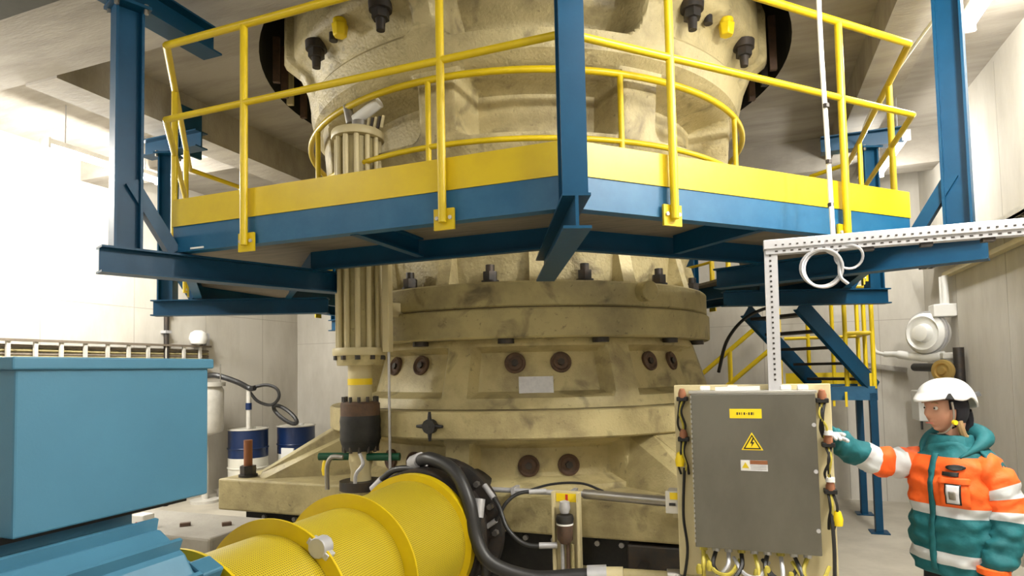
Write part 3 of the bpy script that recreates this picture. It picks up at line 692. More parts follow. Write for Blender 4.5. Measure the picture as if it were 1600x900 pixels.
for i, (w_, h_) in enumerate([(.007,.014),(.006,.012),(.003,.014),(.007,.013),(.005,.004),(.006,.014),(.008,.014),(.003,.014)]):
    MB().box(1.902+i*.0115, 1.902+i*.0115+w_, CY-.0036, CY-.003, 1.554-h_/2, 1.554+h_/2).build('dark_character', 'rubber', yp)
def tri(cx, cz, s, y, m, name, par, th=.002):
    h = s*.866; P = [(cx-s/2, cz-h/3), (cx+s/2, cz-h/3), (cx, cz+2*h/3)]
    return MB().add([(x, y, z) for x, z in P]+[(x, y-th, z) for x, z in P], [(0,1,2),(3,5,4),(0,1,4,3),(1,2,5,4),(2,0,3,5)]).build(name, m, par)
t1 = tri(1.972, 1.398, .105, CY-.0002, 'yellow_bright', 'warning_triangle', ca); t1['label'] = 'yellow electric shock warning triangle'
t2 = tri(1.972, 1.398, .086, CY-.0022, 'black', 'triangle_border', t1, .001); tri(1.972, 1.398, .066, CY-.0032, 'yellow_bright', 'triangle_field', t1, .001)
bolt = [(1.975,1.430),(1.962,1.402),(1.971,1.402),(1.966,1.382),(1.984,1.409),(1.974,1.409),(1.981,1.428)]
MB().add([(x, CY-.0046, z) for x, z in bolt]+[(x, CY-.0042, z) for x, z in bolt], [tuple(range(7)), tuple(range(13,6,-1))]).build('lightning_mark', 'black', t1)
w1 = plate('white_notice', 1.913, 2.042, 1.262, 1.316, 'paper'); w1['label'] = 'white notice with orange heading and small triangle'
MB().box(1.958, 2.042, CY-.004, CY-.003, 1.296, 1.316).build('notice_heading', 'orange_brown', w1)
MB().box(1.916, 1.956, CY-.004, CY-.003, 1.266, 1.312).build('notice_field', 'drum_white', w1); tri(1.936, 1.286, .034, CY-.0042, 'yellow', 'notice_triangle', w1, .001)
for z in (1.288, 1.280, 1.272): MB().box(1.962, 2.036, CY-.0036, CY-.003, z-.0012, z+.0012).build('notice_text_line', 'steel', w1)
# push-buttons and their wires along both sides of the cabinet
def button(x, z, red=True, white=False):
    y = CY+.11; m = MB(); m.box(x-.03, x+.03, y-.02, y+.03, z-.022, z+.002); bb = m.build('button_block', 'black', ca, bevel=.004)
    MB().lathe([(0,0),(.022,0),(.022,.02),(.014,.045),(0,.05)], 16, (x, y, z), (0,-.2,1)).build('button_head', 'copper', bb, smooth=True)
    if white: MB().cyl((x, y-.01, z+.04), (x, y-.01, z+.062), .022, n=14).build('button_cap', 'white', bb, smooth=True)
    for i, mm in enumerate(('black', 'yellow_dull', 'black')):
        xx = x-.012+.012*i
        MB().tube(smooth_path([(xx,y,z-.02),(xx+random.uniform(-.02,.02),y-.03,z-.08),(xx+random.uniform(-.02,.02),y-.02,z-.15),(xx+random.uniform(-.01,.01),y,z-.20)]), .0065, 6).build('button_wire', mm, bb, smooth=True)
for z in (1.635, 1.415): button(1.622, z)
for z, wt in ((1.625, False), (1.40, True), (1.165, True)): button(2.315+(.02 if wt else 0), z, white=wt)
for x, z in ((1.60, 1.30), (2.36, 1.03)): MB().lathe([(0,-.045),(.022,-.04),(.026,-.01),(.016,.03),(0,.04)], 12, (x, CY+.09, z)).build('yellow_connector', 'yellow_bright', ca, smooth=True)
MB().tube(smooth_path([(1.622,CY+.1,1.25),(1.61,CY+.08,1.0),(1.625,CY+.08,.80),(1.58,CY+.08,.55)]), .008, 6).build('side_cable', 'black', ca, smooth=True)
MB().tube(smooth_path([(2.33,CY+.1,1.12),(2.335,CY+.06,.9),(2.33,CY+.06,.6),(2.34,CY+.06,.02)]), .009, 6).build('side_cable', 'hose', ca, smooth=True)
# cable glands and the tangle of cables below
for i in range(9):
    x = 1.71+i*.063; g = MB().cyl((x, CY+.07, .862), (x, CY+.07, .825), .020, n=8).build('cable_gland', 'galv' if i % 3 else 'yellow_dull', ca)
    mm = ['yellow_dull', 'black', 'galv', 'black', 'yellow_dull', 'hose', 'galv', 'hose', 'yellow_dull'][i]
    e = x+random.uniform(-.16, .12)
    MB().tube(smooth_path([(x,CY+.07,.83),(x+random.uniform(-.03,.03),CY+.0,.77),((x+e)/2,CY-.02+random.uniform(-.04,.04),.70),(e,CY+.04,.62),(e,CY+.16,.50),(e,CY+.2,.02)]), .011, 6).build('cable', mm, ca, smooth=True)
for i in range(4):
    x = 1.72+.14*i; MB().tube(smooth_path([(x,CY+.06,.80),(x+.05,CY-.02,.745),(x+.12,CY-.02,.735),(x+.17,CY+.06,.79)]), .010, 6).build('cable_loop', ['yellow_dull','galv','hose','yellow_dull'][i], ca, smooth=True)
for i, x in enumerate((1.69, 1.74, 1.97, 2.02, 2.13)): MB().lathe([(0,0),(.015,.005),(.018,.03),(.011,.05),(0,.055)], 10, (x, CY+.0, .715+.02*(i % 2))).build('yellow_connector', 'yellow_dull', ca, smooth=True)

# junction box left of the cabinet, conduit to it
jb = thing('junction_box', 'small grey junction box with yellow sticker at the end of the conduit', 'junction box', (1.59, -2.0, .95))
MB().box(1.51, 1.605, -2.06, -1.93, .985, 1.10).build('box_body', 'galv', jb, bevel=.006)
MB().box(1.505, 1.61, -2.075, -2.06, .98, 1.105).build('box_lid', 'white_grey', jb, bevel=.004)
MB().box(1.53, 1.58, -2.079, -2.074, 1.06, 1.098).build('yellow_sticker', 'yellow_bright', jb)
MB().box(1.525, 1.56, -2.079, -2.074, 1.025, 1.04).build('dark_print', 'black', jb)
MB().box(1.53, 1.58, -1.95, -1.75, .93, .985).build('box_bracket', 'cream_clean', jb)
cd = thing('grey_conduit', 'grey steel conduit running along the crusher base to the junction box', 'conduit', (1, -1.8, .97))
MB().cyl((.25,-1.82,1.012), (1.02,-1.82,1.012), .017, n=12).build('thin_conduit', 'galv', cd, smooth=True)
MB().cyl((.98,-1.85,1.02), (1.55,-2.0,1.03), .030, n=14).build('thick_conduit', 'steel', cd, smooth=True)
for x in (.5, .9): MB().box(x-.012, x+.012, -1.85, -1.74, .99, 1.035).build('conduit_clip', 'galv', cd)
MB().tube(smooth_path([(.55,-1.83,1.0),(.75,-1.80,1.06),(.95,-1.80,1.075),(1.1,-1.84,1.04)]), .009, 6).build('black_lead', 'hose', cd, smooth=True)
# lubrication panel in front of the base
lp = thing('sensor_panel', 'narrow cream panel with brown filter bowl and yellow sign on the base', 'panel', (.89, -1.93, .4))
MB().box(.805, .98, -1.94, -1.925, .30, 1.05).build('panel_back', 'cream_clean', lp, bevel=.003)
for x in (.805, .962): MB().box(x, x+.018, -1.985, -1.94, .30, 1.05).build('panel_side', 'cream_clean', lp, bevel=.003)
MB().box(.825, .96, -1.945, -1.941, .985, 1.035).build('yellow_sign', 'yellow_bright', lp)
MB().box(.885, .90, -1.948, -1.944, .99, 1.03).build('red_mark', 'red', lp)
m = MB(); m.lathe([(0,.05),(.03,.04),(.035,.0),(.025,-.03),(0,-.03)], 16, (.89,-1.985,.955)); m.build('gauge', 'galv', lp, smooth=True)
m = MB(); m.lathe([(0,.915),(.05,.915),(.055,.89),(.05,.865),(0,.865)], 18, (.89,-1.99,0)); m.build('filter_head', 'steel_dark', lp, smooth=True)
MB().lathe([(0,.868),(.052,.868),(.052,.858),(0,.858)], 18, (.89,-1.99,0)).build('filter_ring', 'white', lp, smooth=True)
m = MB(); m.lathe([(0,.858),(.05,.858),(.048,.77),(.03,.745),(0,.74)], 18, (.89,-1.99,0)); m.build('filter_bowl', 'rust', lp, smooth=True)
for x, mm in ((.865,'galv'), (.90,'rust'), (.93,'cream_flange')): MB().cyl((x,-1.97,.74), (x,-1.97,.31), .012, n=8).build('panel_pipe', mm, lp, smooth=True)
MB().box(.81,.975,-1.925,-1.60,.45,.50).build('panel_bracket', 'cream_clean', lp)
# black hoses around the countershaft
def hose(name, label, pts, r, m='hose', ends=True, grp='black hoses at the crusher base'):
    t = thing(name, label, 'hose', pts[0], grp)
    P = smooth_path(pts, 10); MB().tube(P, r, 10).build('hose_run', m, t, smooth=True)
    if ends:
        for a, b in ((P[0], P[2]), (P[-1], P[-3])):
            d = (V(b)-V(a)).normalized(); MB().cyl(V(a)-d*.02, V(a)+d*.09, r*1.35, n=10).build('hose_fitting', 'galv', t, smooth=True)
hose('rubber_hose', 'thick black hose arching over the countershaft flange and down to the right', [(-.12,-2.02,1.20),(.05,-2.13,1.25),(.25,-2.2,1.19),(.37,-2.25,1.02),(.42,-2.27,.82),(.52,-2.28,.68),(.75,-2.22,.60),(1.0,-2.15,.61),(1.15,-2.12,.62)], .042)
hose('rubber_hose', 'thin black hose drooping from the conduit to the cream panel', [(.36,-1.96,1.05),(.46,-2.0,.95),(.54,-2.05,.82),(.66,-2.05,.735),(.82,-2.0,.73)], .014)
hose('rubber_hose', 'thin grey hose looping beside the thick black hose', [(.36,-1.98,.80),(.44,-1.98,.86),(.50,-1.97,.96),(.58,-1.93,1.02),(.72,-1.88,1.03)], .012)
hose('rubber_hose', 'black hose coiled on top of the countershaft housing', [(-.45,-2.0,1.02),(-.30,-2.02,1.14),(-.12,-2.06,1.17),(.08,-2.1,1.16),(.24,-2.1,1.08),(.32,-2.08,.96)], .022)
hose('rubber_hose', 'black hose running down behind the yellow guard end', [(.40,-2.16,1.0),(.40,-2.2,.85),(.44,-2.2,.66),(.43,-2.16,.45),(.42,-2.1,.2)], .026)
hp_ = thing('hydraulic_pipe_fitting', 'cream pipe fittings lying along the floor below the cabinet', 'pipe', (1.4, -2.1, 0))
MB().cyl((1.14,-2.12,.62), (1.26,-2.10,.625), .045, n=16).build('hose_coupling', 'cream_clean', hp_, smooth=True)
MB().cyl((1.26,-2.10,.625), (1.5,-2.06,.62), .036, n=16).build('fitting_body', 'cream_flange', hp_, smooth=True)
MB().cyl((1.5,-2.06,.62), (1.72,-2.02,.62), .048, n=16).build('fitting_sleeve', 'steel', hp_, smooth=True)
MB().box(1.30,1.36,-2.16,-1.61,.0,.60).build('fitting_support', 'steel_dark', hp_)
MB().box(1.22,1.55,-1.75,-1.61,.50,.70).build('valve_block', 'steel_dark', hp_, bevel=.01)

# ================================================================== STRUT, CABLE COIL, CORD
sy = -2.15
su = thing('cable_strut', 'perforated galvanised strut rising from the cabinet and running to the right', 'strut', (2.09, sy, 0))
def strut(p0, p1, name, up):
    st = MB().ext([(-.032,-.022),(.032,-.022),(.032,.022),(.022,.022),(.022,-.014),(-.022,-.014),(-.022,.022),(-.032,.022)], p0, p1, up).build(name, 'galv', su)
    return st
vp = strut((2.095, sy-.01, 1.66), (2.10, sy-.01, 2.45), 'upright', (0,1,0))
hb = MB().box(2.065, 4.13, sy-.05, sy+.03, 2.405, 2.455).build('arm', 'galv', su, bevel=.004)
MB().box(2.075, 4.13, sy-.04, sy+.02, 2.38, 2.406).build('arm_lip', 'galv', su)
for i in range(26):
    z = 1.72+i*.027; MB().box(2.091, 2.101, sy-.034, sy-.030, z, z+.010).build('slot', 'steel_dark', vp)
for i in range(46):
    x = 2.12+i*.034; MB().box(x, x+.010, sy-.0525, sy-.049, 2.420, 2.427).build('slot', 'steel_dark', hb)
for i in range(30):
    x = 2.12+i*.037; MB().box(x, x+.014, sy-.042, sy-.0385, 2.389, 2.396).build('lip_slot', 'steel_dark', su)
for x in (2.55, 2.8, 3.05): MB().box(x-.025, x+.025, sy-.03, sy+.01, 2.362, 2.381).build('strut_clip', 'steel_dark', su)
co = thing('cable_coil', 'loose coil of pale grey cable hanging from the galvanised strut', 'cable', (2.37, sy, 2.37))
def loop(cx, cz, r, yy, n=28, sq=1.0): return [V((cx+r*math.cos(2*PI*i/n+PI/2), yy+.012*math.sin(4*PI*i/n), cz+sq*r*math.sin(2*PI*i/n+PI/2))) for i in range(n)]
for k, (cx, cz, r, yy, sq) in enumerate(((2.335,2.285,.092,sy-.06,1.05), (2.342,2.283,.088,sy-.05,1.08), (2.33,2.29,.094,sy-.045,1.0), (2.46,2.335,.062,sy-.04,.95))):
    MB().tube(loop(cx, cz, r, yy, sq=sq), .0065, 6, closed=True).build('cable_turn', 'galv', co, smooth=True)
MB().tube(smooth_path([(2.36,sy-.045,2.376),(2.41,sy-.05,2.33),(2.415,sy-.055,2.24),(2.45,sy-.04,2.2)]), .009, 6).build('cable_tail', 'galv', co, smooth=True)
co2 = thing('hanging_cord', 'thin white cord hanging straight down to the galvanised strut', 'cord', (2.40, -2.09, 2.46))
MB().tube(smooth_path([(2.40,-2.06,4.55),(2.39,-2.085,3.6),(2.40,-2.08,3.0),(2.405,-2.1,2.457)], 12), .012, 8).build('cord_run', 'white', co2, smooth=True)
for z in (2.62, 2.85, 3.15): MB().cyl((2.402,-2.09,z), (2.402,-2.09,z+.02), .015, n=8).build('cord_tie', 'steel_dark', co2)
wc = thing('ceiling_cable', 'thin white cable running slantwise under the ceiling by the right blue post', 'cable', (3.0, -.5, 4.2))
MB().tube(smooth_path([(3.36,-1.42,4.12),(3.30,-1.2,4.14),(3.20,-.2,4.15),(3.12,.9,4.12),(3.1,1.3,3.95)]), .012, 8).build('cable_run', 'white', wc, smooth=True)
hose('rubber_hose', 'black hose arching from the crusher side up to the stair head', [(1.72,.35,1.75),(1.80,.6,2.05),(1.98,.9,2.28),(2.25,1.1,2.40),(2.5,1.2,2.43)], .016, ends=False, grp=None)
hose('rubber_hose', 'thick dark hose sagging across the left side of the platform', [(-2.85,-1.1,2.80),(-2.5,-1.0,3.02),(-2.25,-.75,3.05),(-2.05,-.45,3.16),(-1.93,-.2,3.38)], .05, ends=False, grp=None)

# ================================================================== LEFT SIDE
tr = thing('cable_ladder', 'grey ladder-type cable tray along the left wall above the motor box', 'cable tray', (-5.5, 0, 2.2))
tx0, tx1, ty0, ty1, tz = -5.72, -5.28, -3.6, 1.62, 2.23
for z in (2.26, 1.96): MB().box(-5.76, -5.70, ty0, ty1, z-.014, z+.014).build('side_rail', 'tray_brown', tr)
yy = ty0+.1
while yy < ty1: MB().box(-5.745, -5.715, yy-.02, yy+.02, 1.97, 2.25).build('rung', 'white_grey', tr); yy += .29
for y in (-3.2, -1.6, 0, 1.4): MB().bar((XL, y, 1.93), (-5.70, y, 1.93), .04, .03).build('wall_bracket', 'tray_brown', tr)
for i, z in enumerate((2.19, 2.15, 2.11, 2.07)): MB().tube(smooth_path([(-5.775,ty0,z)]+[(-5.775, ty0+(ty1-ty0)*k/6, z+random.uniform(-.012,.012)) for k in range(1, 6)]+[(-5.775,ty1,z)]), .018, 6).build('tray_cable', 'cream_flange' if i % 2 else 'tray_brown', tr, smooth=True)
wp = thing('wall_pipe', 'dark vertical conduit on the left wall below the rear blue beam', 'pipe', (-5.74, .86, 0))
MB().cyl((-5.745,.86,.0), (-5.745,.86,2.95), .035, n=12).build('pipe_run', 'steel_dark', wp, smooth=True)
for z in (.8, 2.45, 2.75): MB().box(-5.80, -5.70, .81, .91, z-.02, z+.02).build('pipe_clamp', 'galv', wp)
sf = thing('wall_floodlight', 'small white round fixture standing on the end of the cable ladder', 'fixture', (-5.5, 1.5, 2.26))
MB().lathe([(0,0),(.10,.02),(.13,.10),(.11,.18),(.05,.22),(0,.22)], 20, (-5.68,1.35,2.275)).build('dome', 'white', sf, smooth=True)
MB().box(-5.76,-5.70,1.52,1.58,2.27,2.46).build('bracket', 'galv', sf)
MB().cyl((-5.73,1.45,2.27),(-5.73,1.45,2.40),.025,n=10).build('side_stub', 'steel_dark', sf, smooth=True)
# drums
def drum(x, y, label, words=None):
    t = thing('oil_drum', label, 'drum', (x, y, .14), 'blue and white drums by the left wall')
    H0 = .14
    def band(z0, z1, m, nm): MB().lathe([(0,z0),(.285,z0),(.285,z1),(0,z1)], 36, (x,y,H0)).build(nm, m, t, smooth=True)
    band(0, .44, 'drum_white', 'lower_band'); band(.44, .86, 'drum_blue', 'upper_band')
    for z in (.0, .29, .58, .86): MB().lathe([(.28,z-.012),(.294,z-.01),(.298,z),(.294,z+.01),(.28,z+.012)], 36, (x,y,H0), cap=False).build('hoop', 'drum_white' if z < .3 else ('white_grey' if z > .8 else 'drum_blue'), t, smooth=True)
    MB().lathe([(0,.865),(.27,.865),(.27,.87),(0,.87)], 36, (x,y,H0)).build('drum_lid', 'drum_white', t, smooth=True)
    MB().cyl((x+.15,y-.05,1.0),(x+.15,y-.05,1.04),.035,n=12).build('bung', 'white', t)
    if words:
        tb_ = V((1.9565-x, -5.689-y, 0)).normalized(); sd = V((-tb_.y, tb_.x, 0)); oo = V((x,y,H0+.24))+tb_*.289
        text(words, 'drum_lettering', 'black', t, .13, Matrix(((sd.x,0,tb_.x,oo.x),(sd.y,0,tb_.y,oo.y),(0,1,0,oo.z),(0,0,0,1))))
drum(-5.16, 1.80, 'blue-topped white drum with handwritten lettering, nearest the motor box', 'Oil -\nCals')
drum(-4.78, 2.42, 'blue and white drum with a white label, partly hidden by the first drum')
MB().box(-4.80,-4.57,2.10,2.12,.40,.68).build('drum_label', 'white', [o for o in bpy.data.objects if o.name == 'oil_drum.001'][0])
pt = thing('drum_pallet', 'low pallet under the two blue and white drums', 'pallet', (-5, 2.1, 0))
for i in range(6): MB().box(-5.5, -4.4, 1.48+i*.215, 1.66+i*.215, .115, .138).build('board', 'concrete', pt)
for x in (-5.45, -5.0, -4.5): MB().box(x, x+.08, 1.48, 2.74, 0, .115).build('bearer', 'concrete', pt)
fu = thing('filter_unit', 'white-grey filter tank with black hoses between the motor box and the drums', 'filter', (-5.35, 1.35, 0))
MB().lathe([(0,.0),(.2,.0),(.2,.04),(.05,.05),(.05,.95),(.23,1.0),(.25,1.05),(.25,1.60),(.22,1.66),(0,1.68)], 28, (-5.40,1.22,0)).build('tank', 'white_grey', fu, smooth=True)
MB().lathe([(0,1.66),(.27,1.66),(.27,1.72),(0,1.72)], 28, (-5.40,1.22,0)).build('tank_lid', 'white_grey', fu, smooth=True)
MB().cyl((-5.40,1.15,1.45),(-5.36,1.05,1.45),.07,n=16).build('gauge', 'rust', fu, smooth=True)
MB().tube(smooth_path([(-5.6,1.3,1.80),(-5.35,1.35,1.82),(-5.1,1.5,1.72),(-4.95,1.6,1.62),(-4.85,1.6,1.62)]), .04, 8).build('black_hose', 'hose', fu, smooth=True)
MB().tube(smooth_path([(-4.95,1.62,1.62),(-4.78,1.75,1.66),(-4.62,1.8,1.60),(-4.58,1.8,1.47),(-4.72,1.8,1.36),(-4.88,1.7,1.42),(-4.98,1.62,1.58)]), .024, 8).build('black_hose', 'hose', fu, smooth=True)
MB().tube([V((-4.55+.24*math.cos(2*PI*i/24)*.9, 1.9, 1.21+.24*math.sin(2*PI*i/24)*.35-.24*math.cos(2*PI*i/24)*.45)) for i in range(24)], .03, 8, closed=True).build('black_hose', 'hose', fu, smooth=True)
MB().cyl((-4.98,1.62,1.62),(-4.98,1.62,1.02),.035,n=10).build('riser_pipe', 'white_grey', fu, smooth=True)
MB().cyl((-4.98,1.62,1.30),(-4.98,1.62,1.40),.045,n=10).build('riser_band', 'drum_blue', fu, smooth=True)
MB().cyl((-5.25,1.35,1.72),(-5.25,1.35,1.98),.008,n=6).build('thin_rod', 'steel', fu)
MB().box(-5.42,-5.38,1.18,1.26,0,.2).build('support_leg', 'cream', fu)

# ================================================================== RIGHT WALL
rt = thing('wall_cable_tray', 'cream perforated cable tray running along the right wall above the worker', 'cable tray', (3.95, 1, 2.8))
MB().box(4.06, 4.145, -4.0, 2.55, 2.755, 2.80).build('tray_channel', 'cream_clean', rt, bevel=.004)
MB().box(3.98, 4.12, -4.0, 3.15, 2.93, 2.95).build('tray_floor', 'white_grey', rt)
for x in (3.98, 4.108): MB().box(x, x+.012, -4.0, 3.15, 2.93, 2.99).build('tray_side', 'white_grey', rt)
for i in range(40):
    y = 3.05-i*.12; MB().box(4.0, 4.035, y-.035, y+.035, 2.924, 2.929).build('tray_slot', 'steel_dark', rt); MB().box(4.06, 4.095, y-.035, y+.035, 2.924, 2.929).build('tray_slot', 'steel_dark', rt)
for y in (-3, -1.2, .6, 2.3): MB().box(3.98, 4.15, y-.02, y+.02, 2.90, 2.924).build('tray_bracket', 'galv', rt)
wu = thing('wall_hose_unit', 'white round wall unit with box on top and thin curved arm, right of the stairs', 'wall unit', (4.0, 2.6, 2.0))
MB().box(3.93, 4.15, 2.40, 2.62, 2.30, 2.44).build('top_box', 'white', wu, bevel=.01)
for y in (2.44, 2.55): MB().cyl((4.06,y,2.44),(4.06,y,2.755),.032,n=10).build('riser', 'white', wu, smooth=True)
o_ = V((3.90, 2.60, 2.13)); ax = V((-.75,-.65,0)).normalized()
MB().lathe([(.0,-.12),(.20,-.12),(.23,-.06),(.23,.04),(.19,.08),(.17,.05),(.11,.05),(.09,.12),(.05,.13),(0,.13)], 28, o_, ax).build('round_body', 'white', wu, smooth=True)
MB().lathe([(.235,-.02),(.25,-.015),(.25,.015),(.235,.02)], 28, o_, ax, cap=False).build('rim_band', 'galv', wu, smooth=True)
MB().tube(smooth_path([(4.02,2.5,1.86),(3.85,2.72,1.86),(3.66,2.95,1.90),(3.55,3.1,1.91),(3.48,3.18,1.95),(3.46,3.2,2.04)]), [.06]*8+[.05]*8+[.035]*8+[.022]*17, 10).build('arm', 'white', wu, smooth=True)
MB().box(3.98, 4.15, 2.35, 2.65, 1.83, 1.90).build('lower_bracket', 'white_grey', wu, bevel=.01)
hw = thing('valve_handwheel', 'brass-coloured round valve wheel on a dark pipe above the white helmet', 'valve', (4.0, 2.1, 1.7))
MB().lathe([(0,0),(.115,0),(.12,.02),(.115,.045),(.08,.05),(.07,.03),(.045,.035),(.04,.06),(0,.06)], 28, (3.93,2.12,1.705), ax).build('wheel', 'brass', hw, smooth=True)
MB().cyl((4.1,2.2,1.70),(3.93,2.12,1.705),.03,n=10).build('spindle', 'steel_dark', hw, smooth=True)
MB().cyl((4.08,2.18,1.2),(4.08,2.18,1.95),.05,n=12).build('valve_pipe', 'steel_dark', hw, smooth=True)
MB().cyl((4.08,2.2,1.73),(3.92,3.3,1.74),.05,n=12).build('side_pipe', 'rubber', hw, smooth=True)
bx_ = thing('wall_box', 'small white electrical box on the wall behind the worker', 'electrical box', (3.95, 3.3, 1.3))
MB().box(3.86, 4.15, 2.95, 3.3, 1.10, 1.46).build('box_body', 'white', bx_, bevel=.012)
MB().box(3.88, 3.90, 2.97, 3.0, 1.0, 1.1).build('cable_stub', 'hose', bx_)
MB().bar((3.9,YB-.06,1.70),(3.3,YB-.06,1.80),.05,.06).build('wall_handle', 'steel', bx_)

# ================================================================== WORKER
PX, PY = 2.93, -1.89; TH = math.radians(221)
pe = thing('person', 'person in orange and teal high-visibility jacket and white helmet reaching to the cabinet', 'person', (PX, PY, 0))
PM = Matrix.Translation((PX, PY, 0)) @ Matrix.Rotation(TH, 4, 'Z')
def W(x, y, z): return PM @ V((x, y, z))
def skin_obj(name, verts, edges, radii, mats, root, sub=2, matrix=PM):
    me = bpy.data.meshes.new(name); me.from_pydata([tuple(matrix @ V(v)) for v in verts], edges, [])
    me.skin_vertices if False else None
    o = bpy.data.objects.new(name, me); COL.objects.link(o)
    sk = o.modifiers.new('skin', 'SKIN'); sk.use_smooth_shade = True
    lay = me.skin_vertices[0] if len(me.skin_vertices) else None
    if lay is None:
        bm = bmesh.new(); bm.from_mesh(me); bm.verts.layers.skin.verify(); bm.to_mesh(me); bm.free(); lay = me.skin_vertices[0]
    for i, r in enumerate(radii): lay.data[i].radius = (r, r) if not isinstance(r, tuple) else r; lay.data[i].use_root = (i == root)
    sb = o.modifiers.new('sub', 'SUBSURF'); sb.levels = sub; sb.render_levels = sub
    me.materials.append(M_(mats)); o.parent = pe; o.matrix_parent_inverse = wm(pe).inverted(); return o
# continuous body under the clothes: pelvis, legs, feet, spine, arms, neck
bv = [(0,0,.86),(0,0,1.02),(0,0,1.20),(.0,0,1.26),(.015,0,1.36),(.03,0,1.46),
      (.0,-.09,.80),(.03,-.10,.46),(.0,-.10,.09),(.10,-.11,.05),(.17,-.12,.035),
      (.0,.09,.80),(.0,.10,.46),(-.05,.10,.09),(.05,.11,.05),(.12,.12,.035),
      (.0,-.13,1.27),(.27,-.25,1.29),(.50,-.285,1.41),
      (.0,.13,1.27),(-.03,.23,1.06),(.06,.232,.84)]
be = [(0,1),(1,2),(2,3),(3,4),(4,5),(0,6),(6,7),(7,8),(8,9),(9,10),(0,11),(11,12),(12,13),(13,14),(14,15),(3,16),(16,17),(17,18),(3,19),(19,20),(20,21)]
br = [(.12,.10),(.11,.09),(.12,.10),(.10,.08),.055,.05,.085,.06,.045,.045,.035,.085,.06,.045,.045,.035,.055,.042,.030,.055,.042,.030]
skin_obj('body', bv, be, br, 'trousers', 0)
# jacket torso
def wr_(p, k, amp): return amp*noise.noise(V((p.x*k, p.y*k, p.z*k*1.3)))
def ring_t(z, a, b, cx=0, cy=0, n=48, yaw=0, amp=.012, sq=.85):
    out = []
    for i in range(n):
        t = 2*PI*i/n; c, s = math.cos(t), math.sin(t)
        e = 2/2.5; x = a*math.copysign(abs(c)**e, c); y = b*math.copysign(abs(s)**e, s)
        p = V((cx+x, cy+y, z)); d = V((c, s, 0)); p += d*wr_(p, 7, amp)+d*wr_(p, 19, amp*.7)+d*(amp*.35*math.sin(z*70+4*noise.noise(V((x*9, y*9, z*4)))))
        out.append(W(*p))
    return out
prof = [(.735,.140,.180),(.745,.156,.196),(.79,.162,.202),(.80,.163,.204),(.86,.165,.205),(.865,.165,.205),(.93,.168,.206),(.99,.166,.204),(1.03,.160,.198),(1.035,.160,.198),(1.085,.160,.198),(1.09,.161,.199),(1.15,.164,.202),(1.20,.162,.204),(1.25,.155,.200),(1.29,.142,.186),(1.325,.125,.160),(1.355,.105,.125),(1.385,.088,.098),(1.40,.082,.088)]
def zmat(z): return 2 if (.80 <= z < .86 or 1.035 <= z < 1.085) else (1 if 1.085 <= z < 1.325 else 0)
dp = []
for q0, q1 in zip(prof, prof[1:]):
    kk = max(1, round((q1[0]-q0[0])/.011)); dp += [tuple(q0[i]+(q1[i]-q0[i])*j/kk for i in range(3)) for j in range(kk)]
dp.append(prof[-1])
rings = [ring_t(z, a, b, cx=0, amp=.016, n=72) for z, a, b in dp]
mats = [zmat((dp[i][0]+dp[i+1][0])/2) for i in range(len(dp)-1)]
jk = MB().loft(rings, mats=mats).build('jacket', ['teal', 'orange', 'reflective'], pe, smooth=2)
def sleeve(pts, rad, mats, name):
    P = [W(*p) for p in pts]; rg = []
    prev = None
    for i, p in enumerate(P):
        d = (P[min(i+1, len(P)-1)]-P[max(i-1, 0)]).normalized()
        a = d.orthogonal().normalized() if prev is None else (prev-d*prev.dot(d)).normalized(); prev = a; b = d.cross(a); ring = []
        for k in range(28):
            t = 2*PI*k/28; u = a*math.cos(t)+b*math.sin(t); q = p+u*rad[i]; ring.append(q+u*(wr_(q, 13, .018)+wr_(q, 30, .010)+0.005*math.sin(i*.95+5*noise.noise(q*9))))
        rg.append(ring)
    return MB().loft(rg, mats=mats).build(name, ['teal', 'orange', 'reflective'], pe, smooth=2)
def dens(pts, rad, mats, k=4):
    P = []; R = []; Mt = []
    for i in range(len(pts)-1):
        for j in range(k):
            t = j/k; P.append(tuple(V(pts[i]).lerp(V(pts[i+1]), t))); R.append(rad[i]+(rad[i+1]-rad[i])*t); Mt.append(mats[i])
    P.append(pts[-1]); R.append(rad[-1]); return P, R, Mt
# right sleeve: reaching out to the cabinet
sp = smooth_path([(-.01,-.10,1.255),(.04,-.16,1.262),(.15,-.215,1.265),(.27,-.25,1.29),(.38,-.27,1.345),(.47,-.283,1.40),(.535,-.287,1.425)], 9)
k = len(sp); rad = [.092-.040*(i/(k-1)) for i in range(k)]
rad[-1] = .044; mats = []
for i in range(k-1):
    t = i/(k-1); mats.append(1 if t < .26 else 2 if t < .36 else 1 if t < .47 else 2 if t < .58 else 0)
sleeve([tuple(p) for p in sp], rad, mats, 'right_sleeve')
# left sleeve: hanging down with a soft bend
sp = smooth_path([(-.01,.10,1.265),(-.02,.155,1.245),(-.035,.195,1.165),(-.035,.212,1.07),(-.01,.222,.97),(.03,.222,.88),(.07,.215,.80)], 9)
k = len(sp); rad = [.095-.030*(i/(k-1)) for i in range(k)]; mats = []
for i in range(k-1):
    z = (sp[i].z+sp[i+1].z)/2; mats.append(2 if 1.13 < z < 1.18 else 2 if 1.02 < z < 1.065 else 1 if z > 1.02 else 0)
sleeve([tuple(p) for p in sp], rad, mats, 'left_sleeve')
MB().lathe([(.055,0),(.066,.005),(.066,.03),(.055,.035)], 20, W(.075,.216,.79), W(0,0,1)-W(0.05,0,0)).build('left_cuff', 'orange', pe, smooth=True)
